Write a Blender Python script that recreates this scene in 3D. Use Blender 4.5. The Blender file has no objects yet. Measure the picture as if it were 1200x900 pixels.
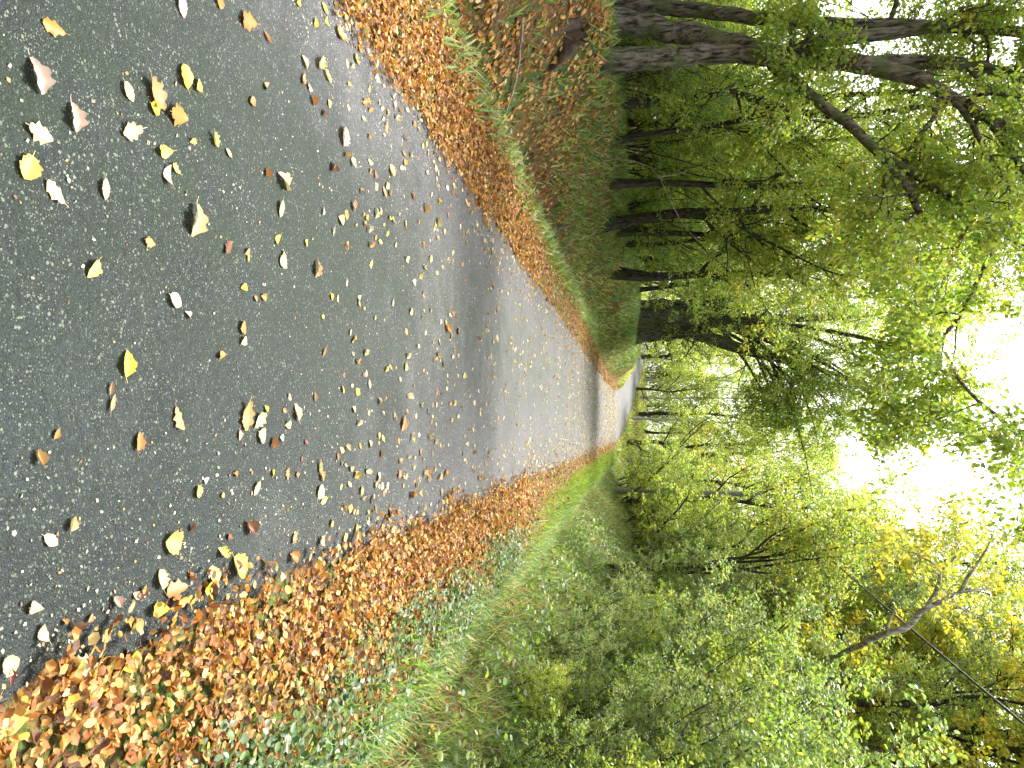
import bpy, math, random
import numpy as np
from mathutils import Matrix, Vector

random.seed(7)
RNG = np.random.default_rng(7)
SC = bpy.context.scene
COL = SC.collection

# ------------------------------------------------------------------ camera, sky, sun, exposure
EYE = np.array((0.0, 0.0, 1.6))
FOCAL_PX = 901.0                                   # for a frame 1200 px wide
YAW, PITCH = math.radians(3.45), math.radians(9.45)
FWD = np.array((-math.sin(YAW) * math.cos(PITCH), math.cos(YAW) * math.cos(PITCH), -math.sin(PITCH)))
RIGHT = np.array((math.cos(YAW), math.sin(YAW), 0.0))
UP = np.cross(RIGHT, FWD)
cam_data = bpy.data.cameras.new("camera")
cam = bpy.data.objects.new("camera", cam_data)
COL.objects.link(cam)
cam_data.sensor_width = 36.0
cam_data.lens = 36.0 * FOCAL_PX / 1200.0
cam_data.clip_start = 0.05
cam_data.clip_end = 3000.0
# the phone was held on its side: picture right is world up, picture top is world left
cam.matrix_world = Matrix(((UP[0], -RIGHT[0], -FWD[0], EYE[0]),
                           (UP[1], -RIGHT[1], -FWD[1], EYE[1]),
                           (UP[2], -RIGHT[2], -FWD[2], EYE[2]),
                           (0, 0, 0, 1)))
SC.camera = cam

SUN_EL, SUN_AZ = math.radians(60), math.radians(356)     # azimuth from +Y, clockwise
world = bpy.data.worlds.new("World")
SC.world = world
world.use_nodes = True
wn, wl = world.node_tree.nodes, world.node_tree.links
sky = wn.new("ShaderNodeTexSky")
sky.sky_type = 'NISHITA'
sky.sun_disc = False
sky.sun_elevation = SUN_EL
sky.sun_rotation = SUN_AZ
sky.air_density = 1.0
sky.dust_density = 4.0
sky.ozone_density = 1.0
hsv = wn.new("ShaderNodeHueSaturation")              # thin even cloud: a paler sky
hsv.inputs["Saturation"].default_value = 0.22
wl.new(sky.outputs[0], hsv.inputs["Color"])
wl.new(hsv.outputs[0], wn["Background"].inputs[0])
wn["Background"].inputs[1].default_value = 0.15

sun_data = bpy.data.lights.new("sun", 'SUN')
sun_data.energy = 2.4
sun_data.angle = math.radians(14)
sun_data.color = (1.0, 0.95, 0.86)
sun = bpy.data.objects.new("sun", sun_data)
COL.objects.link(sun)
sun_dir = Vector((math.sin(SUN_AZ) * math.cos(SUN_EL), math.cos(SUN_AZ) * math.cos(SUN_EL), math.sin(SUN_EL)))
sun.rotation_euler = sun_dir.to_track_quat('Z', 'Y').to_euler()

SC.view_settings.view_transform = 'Standard'
SC.view_settings.look = 'None'
SC.view_settings.exposure = 2.25
SC.view_settings.gamma = 1.0
SC.view_settings.use_curve_mapping = False
SC.render.engine = 'CYCLES'
SC.cycles.use_denoising = True
SC.cycles.max_bounces = 5
SC.cycles.use_adaptive_sampling = True
SC.cycles.adaptive_threshold = 0.03
SC.cycles.diffuse_bounces = 4
SC.cycles.glossy_bounces = 2
SC.cycles.transmission_bounces = 4
SC.cycles.transparent_max_bounces = 4
SC.cycles.caustics_reflective = False
SC.cycles.caustics_refractive = False


def at(px, py, d):
    """the point of the place seen at photograph pixel (px, py), d metres up the road"""
    v = FWD + (py - 450.0) / FOCAL_PX * RIGHT + (px - 600.0) / FOCAL_PX * UP
    return EYE + v * (d / v[1])


def on_road(px, py):
    v = FWD + (py - 450.0) / FOCAL_PX * RIGHT + (px - 600.0) / FOCAL_PX * UP
    return EYE + v * (-EYE[2] / v[2])


# ------------------------------------------------------------------ object helpers
def tag(o, label=None, cat=None, group=None, kind=None):
    if label: o["label"] = label
    if cat: o["category"] = cat
    if group: o["group"] = group
    if kind: o["kind"] = kind
    return o


def link(name, data, parent=None, mat=None):
    o = bpy.data.objects.new(name, data)
    COL.objects.link(o)
    if parent is not None:
        o.parent = parent
    if mat is not None and data is not None and not data.materials:
        data.materials.append(mat)
    return o


def empty(name, loc=(0, 0, 0), rz=0.0, s=1.0):
    o = bpy.data.objects.new(name, None)
    o.empty_display_size = 0.2
    COL.objects.link(o)
    o.location = loc
    o.rotation_euler = (0, 0, rz)
    o.scale = (s, s, s)
    return o


def copy_tree(o, parent=None):
    c = o.copy()
    COL.objects.link(c)
    c.parent = parent
    for ch in o.children:
        copy_tree(ch, c)
    return c


def mesh_np(name, V, loops, starts, tint=None, smooth=False):
    me = bpy.data.meshes.new(name)
    V = np.ascontiguousarray(V, dtype=np.float32).reshape(-1, 3)
    loops = np.ascontiguousarray(loops, dtype=np.int32).ravel()
    starts = np.ascontiguousarray(starts, dtype=np.int32).ravel()
    me.vertices.add(len(V)); me.vertices.foreach_set("co", V.ravel())
    me.loops.add(len(loops)); me.loops.foreach_set("vertex_index", loops)
    me.polygons.add(len(starts)); me.polygons.foreach_set("loop_start", starts)
    if smooth:
        me.polygons.foreach_set("use_smooth", np.ones(len(starts), dtype=bool))
    if tint is not None:
        a = me.attributes.new("tint", 'FLOAT_COLOR', 'POINT')
        c = np.ones((len(V), 4), dtype=np.float32); c[:, :3] = tint
        a.data.foreach_set("color", c.ravel())
    me.update(calc_edges=True)
    return me


def norm(a):
    return a / np.maximum(np.linalg.norm(a, axis=-1, keepdims=True), 1e-9)


# ------------------------------------------------------------------ the lie of the land
def sstep(a, b, x):
    t = np.clip((x - a) / (b - a), 0, 1)
    return t * t * (3 - 2 * t)


_ph = np.random.default_rng(3).uniform(0, 6.28, (60,))
_dr = np.random.default_rng(4).uniform(0, 6.28, (60,))


def wavy(x, y, scale, k0=0, n=6):
    r = np.zeros(np.broadcast(np.asarray(x, float), np.asarray(y, float)).shape)
    for i in range(n):
        f = (1.0 + 0.55 * i) / scale
        a, p = _dr[(k0 + i) % 60], _ph[(k0 + i * 3) % 60]
        r = r + np.sin((x * math.cos(a) + y * math.sin(a)) * f * 6.28 + p) / (1 + 0.4 * i)
    return r / 2.6


def road_x(y):
    y = np.asarray(y, float)
    t = np.maximum(y - 43, 0)
    return -0.82 - 0.0065 * t * t * (1 / (1 + t * 0.012))


def road_z(y):
    y = np.asarray(y, float)
    return 1.55 * np.clip((y - 36) / 44, 0, 1.15) ** 1.5 + 0.0 * y


HALF = 1.56


def ground(x, y):
    x = np.asarray(x, float); y = np.asarray(y, float)
    s = x - road_x(y)
    fade = 1 - 0.85 * sstep(40, 58, y)
    n1 = wavy(x, y, 3.1, 0); n2 = wavy(x, y, 0.9, 11); n3 = wavy(x, y, 9.0, 23)
    z = np.full(np.broadcast(x, y).shape, -0.03)
    # left-hand side: verge, ditch, bank
    L = -s
    far = sstep(18, 32, y)
    ditch = -0.40 * (1 - .9 * far) * np.exp(-((L - (3.15 + 0.10 * n1)) / 0.36) ** 2) * (0.75 + 0.25 * n1)
    bank = (1.08 + 0.12 * n3 + 0.25 * sstep(18, 30, y)) * sstep(3.25 - 1.2 * far, 5.0 + 0.3 * n3 - 1.95 * far, L) + 0.05 * np.clip(L - 5, 0, 30)
    zl = -0.03 + 0.05 * sstep(1.5, 2.0, L) + (ditch + bank + 0.07 * n1 * sstep(2.6, 4.0, L)) * (fade if True else 1)
    # right-hand side: verge, shallow ditch, bank
    R = s
    ditch2 = -0.22 * np.exp(-((R - (2.95 + 0.08 * n1)) / 0.28) ** 2)
    bank2 = (1.30 + 0.12 * n3) * sstep(3.0, 5.5 + 0.3 * n3, R) + 0.04 * np.clip(R - 5, 0, 30)
    zr = -0.03 + 0.05 * sstep(1.5, 2.0, R) + (ditch2 + bank2 + 0.06 * n1 * sstep(2.4, 4.0, R)) * fade
    z = np.where(s < -1.5, zl, np.where(s > 1.5, zr, z))
    z = z + 0.018 * n2 * sstep(1.55, 2.3, np.abs(s))
    return z + road_z(y)


# ------------------------------------------------------------------ materials
def new_mat(name):
    m = bpy.data.materials.new(name)
    m.use_nodes = True
    nt = m.node_tree
    return m, nt, nt.nodes["Principled BSDF"], nt.nodes["Material Output"]


def nd(nt, t, **kw):
    n = nt.nodes.new(t)
    for k, v in kw.items():
        if k in n.inputs:
            n.inputs[k].default_value = v
        else:
            setattr(n, k, v)
    return n


def ramp(nt, src, stops, interp='LINEAR'):
    r = nt.nodes.new("ShaderNodeValToRGB")
    r.color_ramp.interpolation = interp
    el = r.color_ramp.elements
    while len(el) < len(stops):
        el.new(0.5)
    for e, (p, c) in zip(el, stops):
        e.position = p
        e.color = (*c, 1) if len(c) == 3 else c
    nt.links.new(src, r.inputs[0])
    return r.outputs[0]


def mix(nt, fac, a, b, mode='MIX'):
    n = nt.nodes.new("ShaderNodeMix")
    n.data_type = 'RGBA'
    n.blend_type = mode
    for sock, v in ((n.inputs[0], fac), (n.inputs[6], a), (n.inputs[7], b)):
        if isinstance(v, (int, float)):
            sock.default_value = v
        elif isinstance(v, tuple):
            sock.default_value = (*v, 1)
        else:
            nt.links.new(v, sock)
    return n.outputs[2]


def leaf_material(name, trans=0.4, rough=0.5, spec=0.35, source="tint", tip=None, gain=1.0):
    m, nt, bs, out = new_mat(name)
    if source == "tint":
        c = nd(nt, "ShaderNodeAttribute", attribute_name="tint").outputs["Color"]
    else:
        c = nd(nt, "ShaderNodeObjectInfo").outputs["Color"]
    geo = nd(nt, "ShaderNodeTexCoord")
    nz = nd(nt, "ShaderNodeTexNoise", Scale=60.0 if source != "tint" else 35.0, Detail=3.0)
    nt.links.new(geo.outputs["Object"], nz.inputs["Vector"])
    f = ramp(nt, nz.outputs[0], [(0.3, (0.72, 0.70, 0.66)), (0.7, (1.12, 1.1, 1.05))])
    c2 = mix(nt, 1.0, c, f, 'MULTIPLY')
    nt.links.new(c2, bs.inputs["Base Color"])
    bs.inputs["Roughness"].default_value = rough
    bs.inputs["Specular IOR Level"].default_value = spec
    if trans > 0:
        tr = nt.nodes.new("ShaderNodeBsdfTranslucent")
        c3 = mix(nt, 1.0, c2, (1.22, 1.25, 0.85), 'MULTIPLY')
        nt.links.new(c3, tr.inputs[0])
        mx = nt.nodes.new("ShaderNodeMixShader")
        mx.inputs[0].default_value = trans
        nt.links.new(bs.outputs[0], mx.inputs[1])
        nt.links.new(tr.outputs[0], mx.inputs[2])
        nt.links.new(mx.outputs[0], out.inputs[0])
    return m


def bark_material(name, dark, light, moss, moss_amt=0.5, scale=1.0, bump=0.6):
    m, nt, bs, out = new_mat(name)
    tc = nd(nt, "ShaderNodeTexCoord")
    mp = nd(nt, "ShaderNodeMapping")
    mp.inputs["Scale"].default_value = (9 * scale, 9 * scale, 1.6 * scale)
    nt.links.new(tc.outputs["Object"], mp.inputs[0])
    n1 = nd(nt, "ShaderNodeTexNoise", Scale=2.2, Detail=6.0, Roughness=0.65)
    nt.links.new(mp.outputs[0], n1.inputs["Vector"])
    n2 = nd(nt, "ShaderNodeTexNoise", Scale=3.5, Detail=4.0)
    nt.links.new(tc.outputs["Object"], n2.inputs["Vector"])
    c = ramp(nt, n1.outputs[0], [(0.40, dark), (0.60, light)])
    mf = ramp(nt, n2.outputs[0], [(0.48, (0, 0, 0)), (0.62, (moss_amt,) * 3)])
    nt.links.new(mix(nt, mf, c, moss), bs.inputs["Base Color"])
    bs.inputs["Roughness"].default_value = 0.9
    bs.inputs["Specular IOR Level"].default_value = 0.2
    bp = nd(nt, "ShaderNodeBump", Strength=bump, Distance=0.05)
    nt.links.new(n1.outputs[0], bp.inputs["Height"])
    nt.links.new(bp.outputs[0], bs.inputs["Normal"])
    return m


def asphalt_material():
    m, nt, bs, out = new_mat("worn_asphalt")
    tc = nd(nt, "ShaderNodeTexCoord")
    P = tc.outputs["Object"]
    big = nd(nt, "ShaderNodeTexNoise", Scale=0.9, Detail=5.0, Roughness=0.6)
    fine = nd(nt, "ShaderNodeTexNoise", Scale=38.0, Detail=5.0, Roughness=0.7)
    mid = nd(nt, "ShaderNodeTexNoise", Scale=5.0, Detail=4.0)
    for n in (big, fine, mid):
        nt.links.new(P, n.inputs["Vector"])
    base = ramp(nt, big.outputs[0], [(0.36, (0.036, 0.038, 0.041)), (0.62, (0.060, 0.061, 0.065))])
    base = mix(nt, 1.0, base, ramp(nt, fine.outputs[0], [(0.3, (0.55, 0.55, 0.55)), (0.7, (1.35, 1.35, 1.35))]), 'MULTIPLY')
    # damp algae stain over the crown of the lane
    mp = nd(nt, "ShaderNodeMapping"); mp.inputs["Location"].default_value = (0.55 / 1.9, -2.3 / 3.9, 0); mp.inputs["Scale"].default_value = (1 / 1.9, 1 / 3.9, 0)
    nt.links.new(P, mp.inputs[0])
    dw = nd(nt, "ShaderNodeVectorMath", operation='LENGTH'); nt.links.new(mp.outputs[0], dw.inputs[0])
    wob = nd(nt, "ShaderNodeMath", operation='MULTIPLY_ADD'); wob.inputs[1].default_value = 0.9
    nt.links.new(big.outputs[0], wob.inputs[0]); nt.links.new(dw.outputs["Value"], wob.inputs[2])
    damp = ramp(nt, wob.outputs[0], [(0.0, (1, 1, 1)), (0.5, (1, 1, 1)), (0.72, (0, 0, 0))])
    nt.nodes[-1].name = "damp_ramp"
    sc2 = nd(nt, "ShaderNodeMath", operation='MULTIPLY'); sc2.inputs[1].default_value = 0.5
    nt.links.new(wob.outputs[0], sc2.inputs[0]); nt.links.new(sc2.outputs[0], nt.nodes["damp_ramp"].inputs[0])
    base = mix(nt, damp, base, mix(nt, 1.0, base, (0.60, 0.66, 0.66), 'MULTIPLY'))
    # moss growing along the crown of the lane
    sx = nd(nt, "ShaderNodeSeparateXYZ"); nt.links.new(P, sx.inputs[0])
    mr = nd(nt, "ShaderNodeMath", operation='ADD'); mr.inputs[1].default_value = 0.92
    nt.links.new(sx.outputs[0], mr.inputs[0])
    ab = nd(nt, "ShaderNodeMath", operation='ABSOLUTE'); nt.links.new(mr.outputs[0], ab.inputs[0])
    strip = nd(nt, "ShaderNodeMapRange"); strip.inputs[1].default_value = 0.95; strip.inputs[2].default_value = 0.05
    nt.links.new(ab.outputs[0], strip.inputs[0])
    mm = nd(nt, "ShaderNodeMath", operation='MULTIPLY')
    nt.links.new(strip.outputs[0], mm.inputs[0])
    nt.links.new(ramp(nt, mid.outputs[0], [(0.36, (0, 0, 0)), (0.60, (0.85, 0.85, 0.85))]), mm.inputs[1])
    base = mix(nt, mm.outputs[0], base, (0.022, 0.032, 0.020))
    # pale stones of the dressing
    hs = []
    for sc_, thr, col in ((150.0, 0.83, (0.27, 0.255, 0.20)), (80.0, 0.92, (0.30, 0.28, 0.22)), (230.0, 0.87, (0.10, 0.10, 0.10))):
        v = nd(nt, "ShaderNodeTexVoronoi", Scale=sc_)
        nt.links.new(P, v.inputs["Vector"])
        sep = nd(nt, "ShaderNodeSeparateColor"); nt.links.new(v.outputs["Color"], sep.inputs[0])
        th = nd(nt, "ShaderNodeMath", operation='GREATER_THAN'); th.inputs[1].default_value = thr
        nt.links.new(sep.outputs[0], th.inputs[0])
        rd = nd(nt, "ShaderNodeMath", operation='LESS_THAN'); rd.inputs[1].default_value = 0.42
        nt.links.new(v.outputs["Distance"], rd.inputs[0])
        ml = nd(nt, "ShaderNodeMath", operation='MULTIPLY')
        nt.links.new(th.outputs[0], ml.inputs[0]); nt.links.new(rd.outputs[0], ml.inputs[1])
        m2 = nd(nt, "ShaderNodeMath", operation='MULTIPLY')
        nt.links.new(ml.outputs[0], m2.inputs[0])
        nt.links.new(ramp(nt, mid.outputs[0], [(0.30, (0.95,) * 3), (0.66, (0.35,) * 3)]), m2.inputs[1])
        base = mix(nt, m2.outputs[0], base, col)
        hs.append(v.outputs["Distance"])
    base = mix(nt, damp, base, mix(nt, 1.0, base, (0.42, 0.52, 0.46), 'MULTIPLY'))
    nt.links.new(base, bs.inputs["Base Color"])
    bs.inputs["Roughness"].default_value = 0.66
    bs.inputs["Specular IOR Level"].default_value = 0.2
    bp = nd(nt, "ShaderNodeBump", Strength=0.9, Distance=0.005); bp.invert = True
    nt.links.new(hs[0], bp.inputs["Height"])
    bp2 = nd(nt, "ShaderNodeBump", Strength=0.25, Distance=0.006)
    nt.links.new(fine.outputs[0], bp2.inputs["Height"]); nt.links.new(bp.outputs[0], bp2.inputs["Normal"])
    nt.links.new(bp2.outputs[0], bs.inputs["Normal"])
    return m


def soil_material():
    m, nt, bs, out = new_mat("woodland_soil")
    tc = nd(nt, "ShaderNodeTexCoord")
    P = tc.outputs["Object"]
    a = nd(nt, "ShaderNodeTexNoise", Scale=1.3, Detail=6.0, Roughness=0.65)
    b = nd(nt, "ShaderNodeTexNoise", Scale=24.0, Detail=5.0, Roughness=0.7)
    v = nd(nt, "ShaderNodeTexVoronoi", Scale=26.0)
    for n in (a, b, v):
        nt.links.new(P, n.inputs["Vector"])
    soil = ramp(nt, b.outputs[0], [(0.3, (0.030, 0.020, 0.012)), (0.7, (0.11, 0.07, 0.035))])
    litter = ramp(nt, v.outputs["Color"], [(0.1, (0.10, 0.05, 0.018)), (0.5, (0.22, 0.10, 0.03)), (0.9, (0.30, 0.17, 0.06))])
    c = mix(nt, ramp(nt, b.outputs[0], [(0.42, (0, 0, 0)), (0.55, (0.8,) * 3)]), soil, litter)
    green = ramp(nt, b.outputs[0], [(0.3, (0.022, 0.042, 0.012)), (0.7, (0.07, 0.12, 0.025))])
    c = mix(nt, ramp(nt, a.outputs[0], [(0.46, (0, 0, 0)), (0.58, (0.9,) * 3)]), c, green)
    nt.links.new(c, bs.inputs["Base Color"])
    bs.inputs["Roughness"].default_value = 0.95
    bs.inputs["Specular IOR Level"].default_value = 0.15
    bp = nd(nt, "ShaderNodeBump", Strength=0.8, Distance=0.04)
    nt.links.new(b.outputs[0], bp.inputs["Height"])
    nt.links.new(bp.outputs[0], bs.inputs["Normal"])
    return m


def plain_material(name, c1, c2, scale=20.0, rough=0.8, metal=0.0):
    m, nt, bs, out = new_mat(name)
    tc = nd(nt, "ShaderNodeTexCoord")
    n = nd(nt, "ShaderNodeTexNoise", Scale=scale, Detail=5.0)
    nt.links.new(tc.outputs["Object"], n.inputs["Vector"])
    nt.links.new(ramp(nt, n.outputs[0], [(0.35, c1), (0.65, c2)]), bs.inputs["Base Color"])
    bs.inputs["Roughness"].default_value = rough
    bs.inputs["Metallic"].default_value = metal
    bp = nd(nt, "ShaderNodeBump", Strength=0.4, Distance=0.01)
    nt.links.new(n.outputs[0], bp.inputs["Height"])
    nt.links.new(bp.outputs[0], bs.inputs["Normal"])
    return m


M = dict(
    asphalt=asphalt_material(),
    soil=soil_material(),
    leaf=leaf_material("living_leaf", 0.55, 0.42, 0.45),
    dead=leaf_material("fallen_leaf", 0.28, 0.6, 0.3),
    one=leaf_material("single_fallen_leaf", 0.2, 0.55, 0.35, source="object"),
    grass=leaf_material("grass_blade", 0.35, 0.5, 0.35),
    bark=bark_material("mossy_bark", (0.016, 0.013, 0.010), (0.17, 0.15, 0.115), (0.075, 0.10, 0.03), 0.75, 1.0, 1.0),
    dark_bark=bark_material("dark_bark", (0.010, 0.008, 0.006), (0.075, 0.064, 0.048), (0.04, 0.055, 0.016), 0.7, 1.0, 1.0),
    pale_bark=bark_material("pale_bark", (0.10, 0.095, 0.085), (0.42, 0.40, 0.36), (0.10, 0.12, 0.06), 0.3, 1.0, 0.4),
    birch=bark_material("white_bark", (0.16, 0.155, 0.14), (0.50, 0.49, 0.46), (0.16, 0.17, 0.12), 0.5, 1.0, 0.3),
    rotten=plain_material("rotten_wood", (0.018, 0.012, 0.009), (0.085, 0.045, 0.022), 14),
    dead_wood=plain_material("bleached_dead_wood", (0.10, 0.085, 0.065), (0.28, 0.25, 0.20), 30),
    pole=plain_material("weathered_pole_wood", (0.14, 0.14, 0.13), (0.30, 0.30, 0.29), 25),
    cable=plain_material("black_cable_rubber", (0.012, 0.012, 0.013), (0.02, 0.02, 0.022), 60, 0.5),
    ceramic=plain_material("white_insulator_ceramic", (0.6, 0.6, 0.58), (0.75, 0.75, 0.73), 20, 0.25),
)


# ------------------------------------------------------------------ ground sheet and road
def build_ground():
    xs = np.concatenate([[-900, -400, -180, -90], np.arange(-60, -16, 2.0), np.arange(-16, -6.4, 0.4), np.arange(-6.4, 6.6, 0.11),
                         np.arange(6.6, 16, 0.4), np.arange(16, 60, 2.0), [60, 90, 180, 400, 900]])
    ys = np.concatenate([[-900, -300, -100, -40, -20], np.arange(-10, 0, 0.5), np.arange(0, 22, 0.14), np.arange(22, 48, 0.4),
                         np.arange(48, 120, 1.5), [120, 140, 180, 300, 600, 1500]])
    X, Y = np.meshgrid(xs, ys)
    Z = ground(X, np.clip(Y, -400, 140))
    V = np.stack([X, Y, Z], -1).reshape(-1, 3)
    nx, ny = len(xs), len(ys)
    i = (np.arange(ny - 1)[:, None] * nx + np.arange(nx - 1)[None, :]).ravel()
    q = np.stack([i, i + 1, i + 1 + nx, i + nx], -1)
    me = mesh_np("ground", V, q, np.arange(len(q)) * 4, smooth=True)
    tag(link("ground", me, None, M["soil"]), "leaf-strewn woodland soil with ditches and banks along the road", "ground", kind="structure")


def build_road():
    ys = np.concatenate([np.arange(-9, 30, 0.18), np.arange(30, 96, 0.5)])
    ts = np.linspace(-1, 1, 17)
    X = np.zeros((len(ys), len(ts))); Y = np.zeros_like(X); Z = np.zeros_like(X)
    for j, t in enumerate(ts):
        e = 0.055 * wavy(ys * 0 + t * 3, ys, 1.3, 5) + 0.03 * wavy(ys * 0, ys, 0.35, 31)
        w = HALF + (e if abs(t) == 1 else 0)
        X[:, j] = road_x(ys) + t * w
        Y[:, j] = ys
        Z[:, j] = road_z(ys) + 0.025 * (1 - t * t) + 0.006 * wavy(X[:, j], ys, 1.7, 40)
        if abs(t) == 1:
            Z[:, j] -= 0.035
    V = np.stack([X, Y, Z], -1).reshape(-1, 3)
    nx, ny = len(ts), len(ys)
    i = (np.arange(ny - 1)[:, None] * nx + np.arange(nx - 1)[None, :]).ravel()
    q = np.stack([i, i + 1, i + 1 + nx, i + nx], -1)
    me = mesh_np("road", V, q, np.arange(len(q)) * 4, smooth=True)
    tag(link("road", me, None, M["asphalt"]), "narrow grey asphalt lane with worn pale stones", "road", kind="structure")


def road_top(x, y):
    t = (x - road_x(y)) / HALF
    return road_z(y) + 0.025 * (1 - np.clip(t, -1, 1) ** 2) + 0.006 * wavy(x, y, 1.7, 40)


def surface(x, y):
    s = np.abs(np.asarray(x) - road_x(y))
    return np.where(s < HALF - 0.02, road_top(x, y), np.maximum(ground(x, y), -5))


build_ground()
build_road()


# ------------------------------------------------------------------ leaf and branch geometry
def scatter_mesh(name, P, D, N, S, T, kind="kite", W=None, rng=RNG):
    """one mesh of leaves: base points P, axes D, upward sides N, lengths S, tints T"""
    if kind == "kite":
        tv = np.array([(0, 0, 0), (-0.31, 0.48, 0.07), (0, 1, -0.03), (0.31, 0.48, 0.07)])
        faces = [(0, 3, 2, 1)]
    elif kind == "oval":
        tv = np.array([(0, 0, 0), (-0.27, 0.30, 0.07), (-0.23, 0.70, 0.04), (0, 1, -0.06), (0.23, 0.70, 0.04), (0.27, 0.30, 0.07)])
        faces = [(0, 3, 2, 1), (0, 5, 4, 3)]
    elif kind == "curl":
        tv = np.array([(0, 0, 0.05), (-0.26, 0.27, 0.16), (0.24, 0.22, 0.02), (0, 0.33, 0.0), (-0.32, 0.66, 0.10), (0.31, 0.60, 0.17),
                       (0, 0.68, 0.03), (0, 1.0, 0.18)])
        faces = [(0, 3, 1), (0, 2, 3), (1, 3, 6, 4), (3, 2, 5, 6), (4, 6, 7), (6, 5, 7)]
    elif kind == "blade":
        tv = np.array([(-0.018, 0, 0), (0.018, 0, 0), (0.014, 0.5, 0.05), (-0.014, 0.5, 0.05), (0, 1, 0.22)])
        faces = [(0, 1, 2, 3), (3, 2, 4)]
    D = norm(D)
    X = norm(np.cross(D, N))
    Nn = np.cross(X, D)
    n, k = len(P), len(tv)
    tvs = np.broadcast_to(tv, (n, k, 3)).copy()
    if W is not None:
        tvs[:, :, 0] *= W[:, None]
    if kind == "curl":
        tvs[:, :, 2] *= rng.uniform(-1.2, 2.6, n)[:, None]
        tvs[:, :, 2] += (rng.uniform(-0.25, 0.25, n)[:, None]) * np.sign(tvs[:, :, 0]) * np.abs(tvs[:, :, 0])
    V = P[:, None, :] + S[:, None, None] * (tvs[:, :, :1] * X[:, None, :] + tvs[:, :, 1:2] * D[:, None, :] + tvs[:, :, 2:] * Nn[:, None, :])
    off = (np.arange(n) * k)[:, None]
    fl = np.concatenate([np.array(f) for f in faces])
    sizes = np.array([len(f) for f in faces])
    loops = (off + fl[None, :]).ravel()
    st = np.concatenate([[0], np.cumsum(sizes)[:-1]])
    starts = ((np.arange(n) * len(fl))[:, None] + st[None, :]).ravel()
    return mesh_np(name, V.reshape(-1, 3), loops, starts, tint=np.repeat(T, k, axis=0))


class Tubes:
    def __init__(self):
        self.V, self.Q, self.n = [], [], 0

    def add(self, pts, rad, sides=6, ridge=0.0, rng=RNG):
        pts = np.asarray(pts, float); rad = np.asarray(rad, float)
        if pts.ndim == 2:
            pts, rad = pts[None], rad[None]
        B, K, _ = pts.shape
        t = norm(np.gradient(pts, axis=1))
        ref = np.broadcast_to(np.array((0.31, 0.91, 0.27)), t.shape)
        s = norm(np.cross(t, ref)); n = np.cross(s, t)
        a = np.linspace(0, 2 * math.pi, sides, endpoint=False)
        r = np.broadcast_to(rad[:, :, None], (B, K, sides)).copy()
        if ridge:
            ph = rng.uniform(0, 6.28, (B, 1, 4))
            kk = np.arange(K)[None, :, None]
            for m_, (f, w) in enumerate(((3, 1.0), (5, 0.7), (8, 0.5), (11, 0.35))):
                r *= 1 + ridge * w * np.sin(f * a[None, None, :] + ph[:, :, m_:m_ + 1] + kk * 0.22 * (m_ - 1.5))
        ring = pts[:, :, None, :] + r[..., None] * (np.cos(a)[None, None, :, None] * s[:, :, None, :] + np.sin(a)[None, None, :, None] * n[:, :, None, :])
        self.V.append(ring.reshape(-1, 3))
        b = np.arange(B)[:, None, None] * K * sides; k = np.arange(K - 1)[None, :, None] * sides
        i = np.arange(sides)[None, None, :]; j = (i + 1) % sides
        q = np.stack([b + k + i, b + k + j, b + k + sides + j, b + k + sides + i], -1).reshape(-1, 4) + self.n
        self.Q.append(q)
        self.n += B * K * sides
        return self

    def mesh(self, name):
        q = np.concatenate(self.Q)
        return mesh_np(name, np.concatenate(self.V), q, np.arange(len(q)) * 4, smooth=True)


def smooth_path(pts, rad, k):
    """Catmull-Rom through the points, k samples"""
    p = np.asarray(pts, float); r = np.asarray(rad, float)
    p = np.concatenate([[2 * p[0] - p[1]], p, [2 * p[-1] - p[-2]]])
    n = len(p) - 3
    u = np.linspace(0, n - 1e-6, k)
    i = u.astype(int); f = (u - i)[:, None]
    a, b, c, d = p[i], p[i + 1], p[i + 2], p[i + 3]
    q = 0.5 * (2 * b + (c - a) * f + (2 * a - 5 * b + 4 * c - d) * f ** 2 + (3 * b - a - 3 * c + d) * f ** 3)
    return q, np.interp(u, np.arange(len(r)), r)


def sprout(pts, rad, n, t0, t1, length, ang, trop, wob, segs, rr, rng, taper=0.25, out_pow=0.0, bias=None):
    """children of a batch of branches: pts (B,K,3) -> (B*n, segs+1, 3)"""
    B, K, _ = pts.shape
    t = (np.arange(n)[None, :] + rng.uniform(0, 1, (B, n))) / n
    t = (t0 + (t1 - t0) * t)
    u = t * (K - 1); i = np.minimum(u.astype(int), K - 2); f = (u - i)[..., None]
    bi = np.arange(B)[:, None]
    base = pts[bi, i] * (1 - f) + pts[bi, i + 1] * f
    tan = norm(pts[bi, i + 1] - pts[bi, i])
    r0 = (rad[bi, i] * (1 - f[..., 0]) + rad[bi, i + 1] * f[..., 0]) * rr
    rnd = rng.normal(size=(B, n, 3))
    if bias is not None:
        rnd = rnd + np.asarray(bias)
    perp = norm(rnd - (rnd * tan).sum(-1, keepdims=True) * tan)
    an = np.radians(rng.uniform(ang[0], ang[1], (B, n)))[..., None]
    d = np.cos(an) * tan + np.sin(an) * perp
    L = rng.uniform(length[0], length[1], (B, n)) * (1 - 0.45 * t ** 2)
    base = base.reshape(-1, 3); d = d.reshape(-1, 3); L = L.ravel(); r0 = r0.ravel()
    P = np.zeros((len(base), segs + 1, 3)); P[:, 0] = base
    for k in range(segs):
        d = norm(d + wob * rng.normal(size=d.shape) + np.array((0, 0, trop)))
        P[:, k + 1] = P[:, k] + d * (L / segs)[:, None]
    R = r0[:, None] * np.linspace(1, taper, segs + 1)[None, :]
    return P, np.maximum(R, 0.0015)


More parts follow.
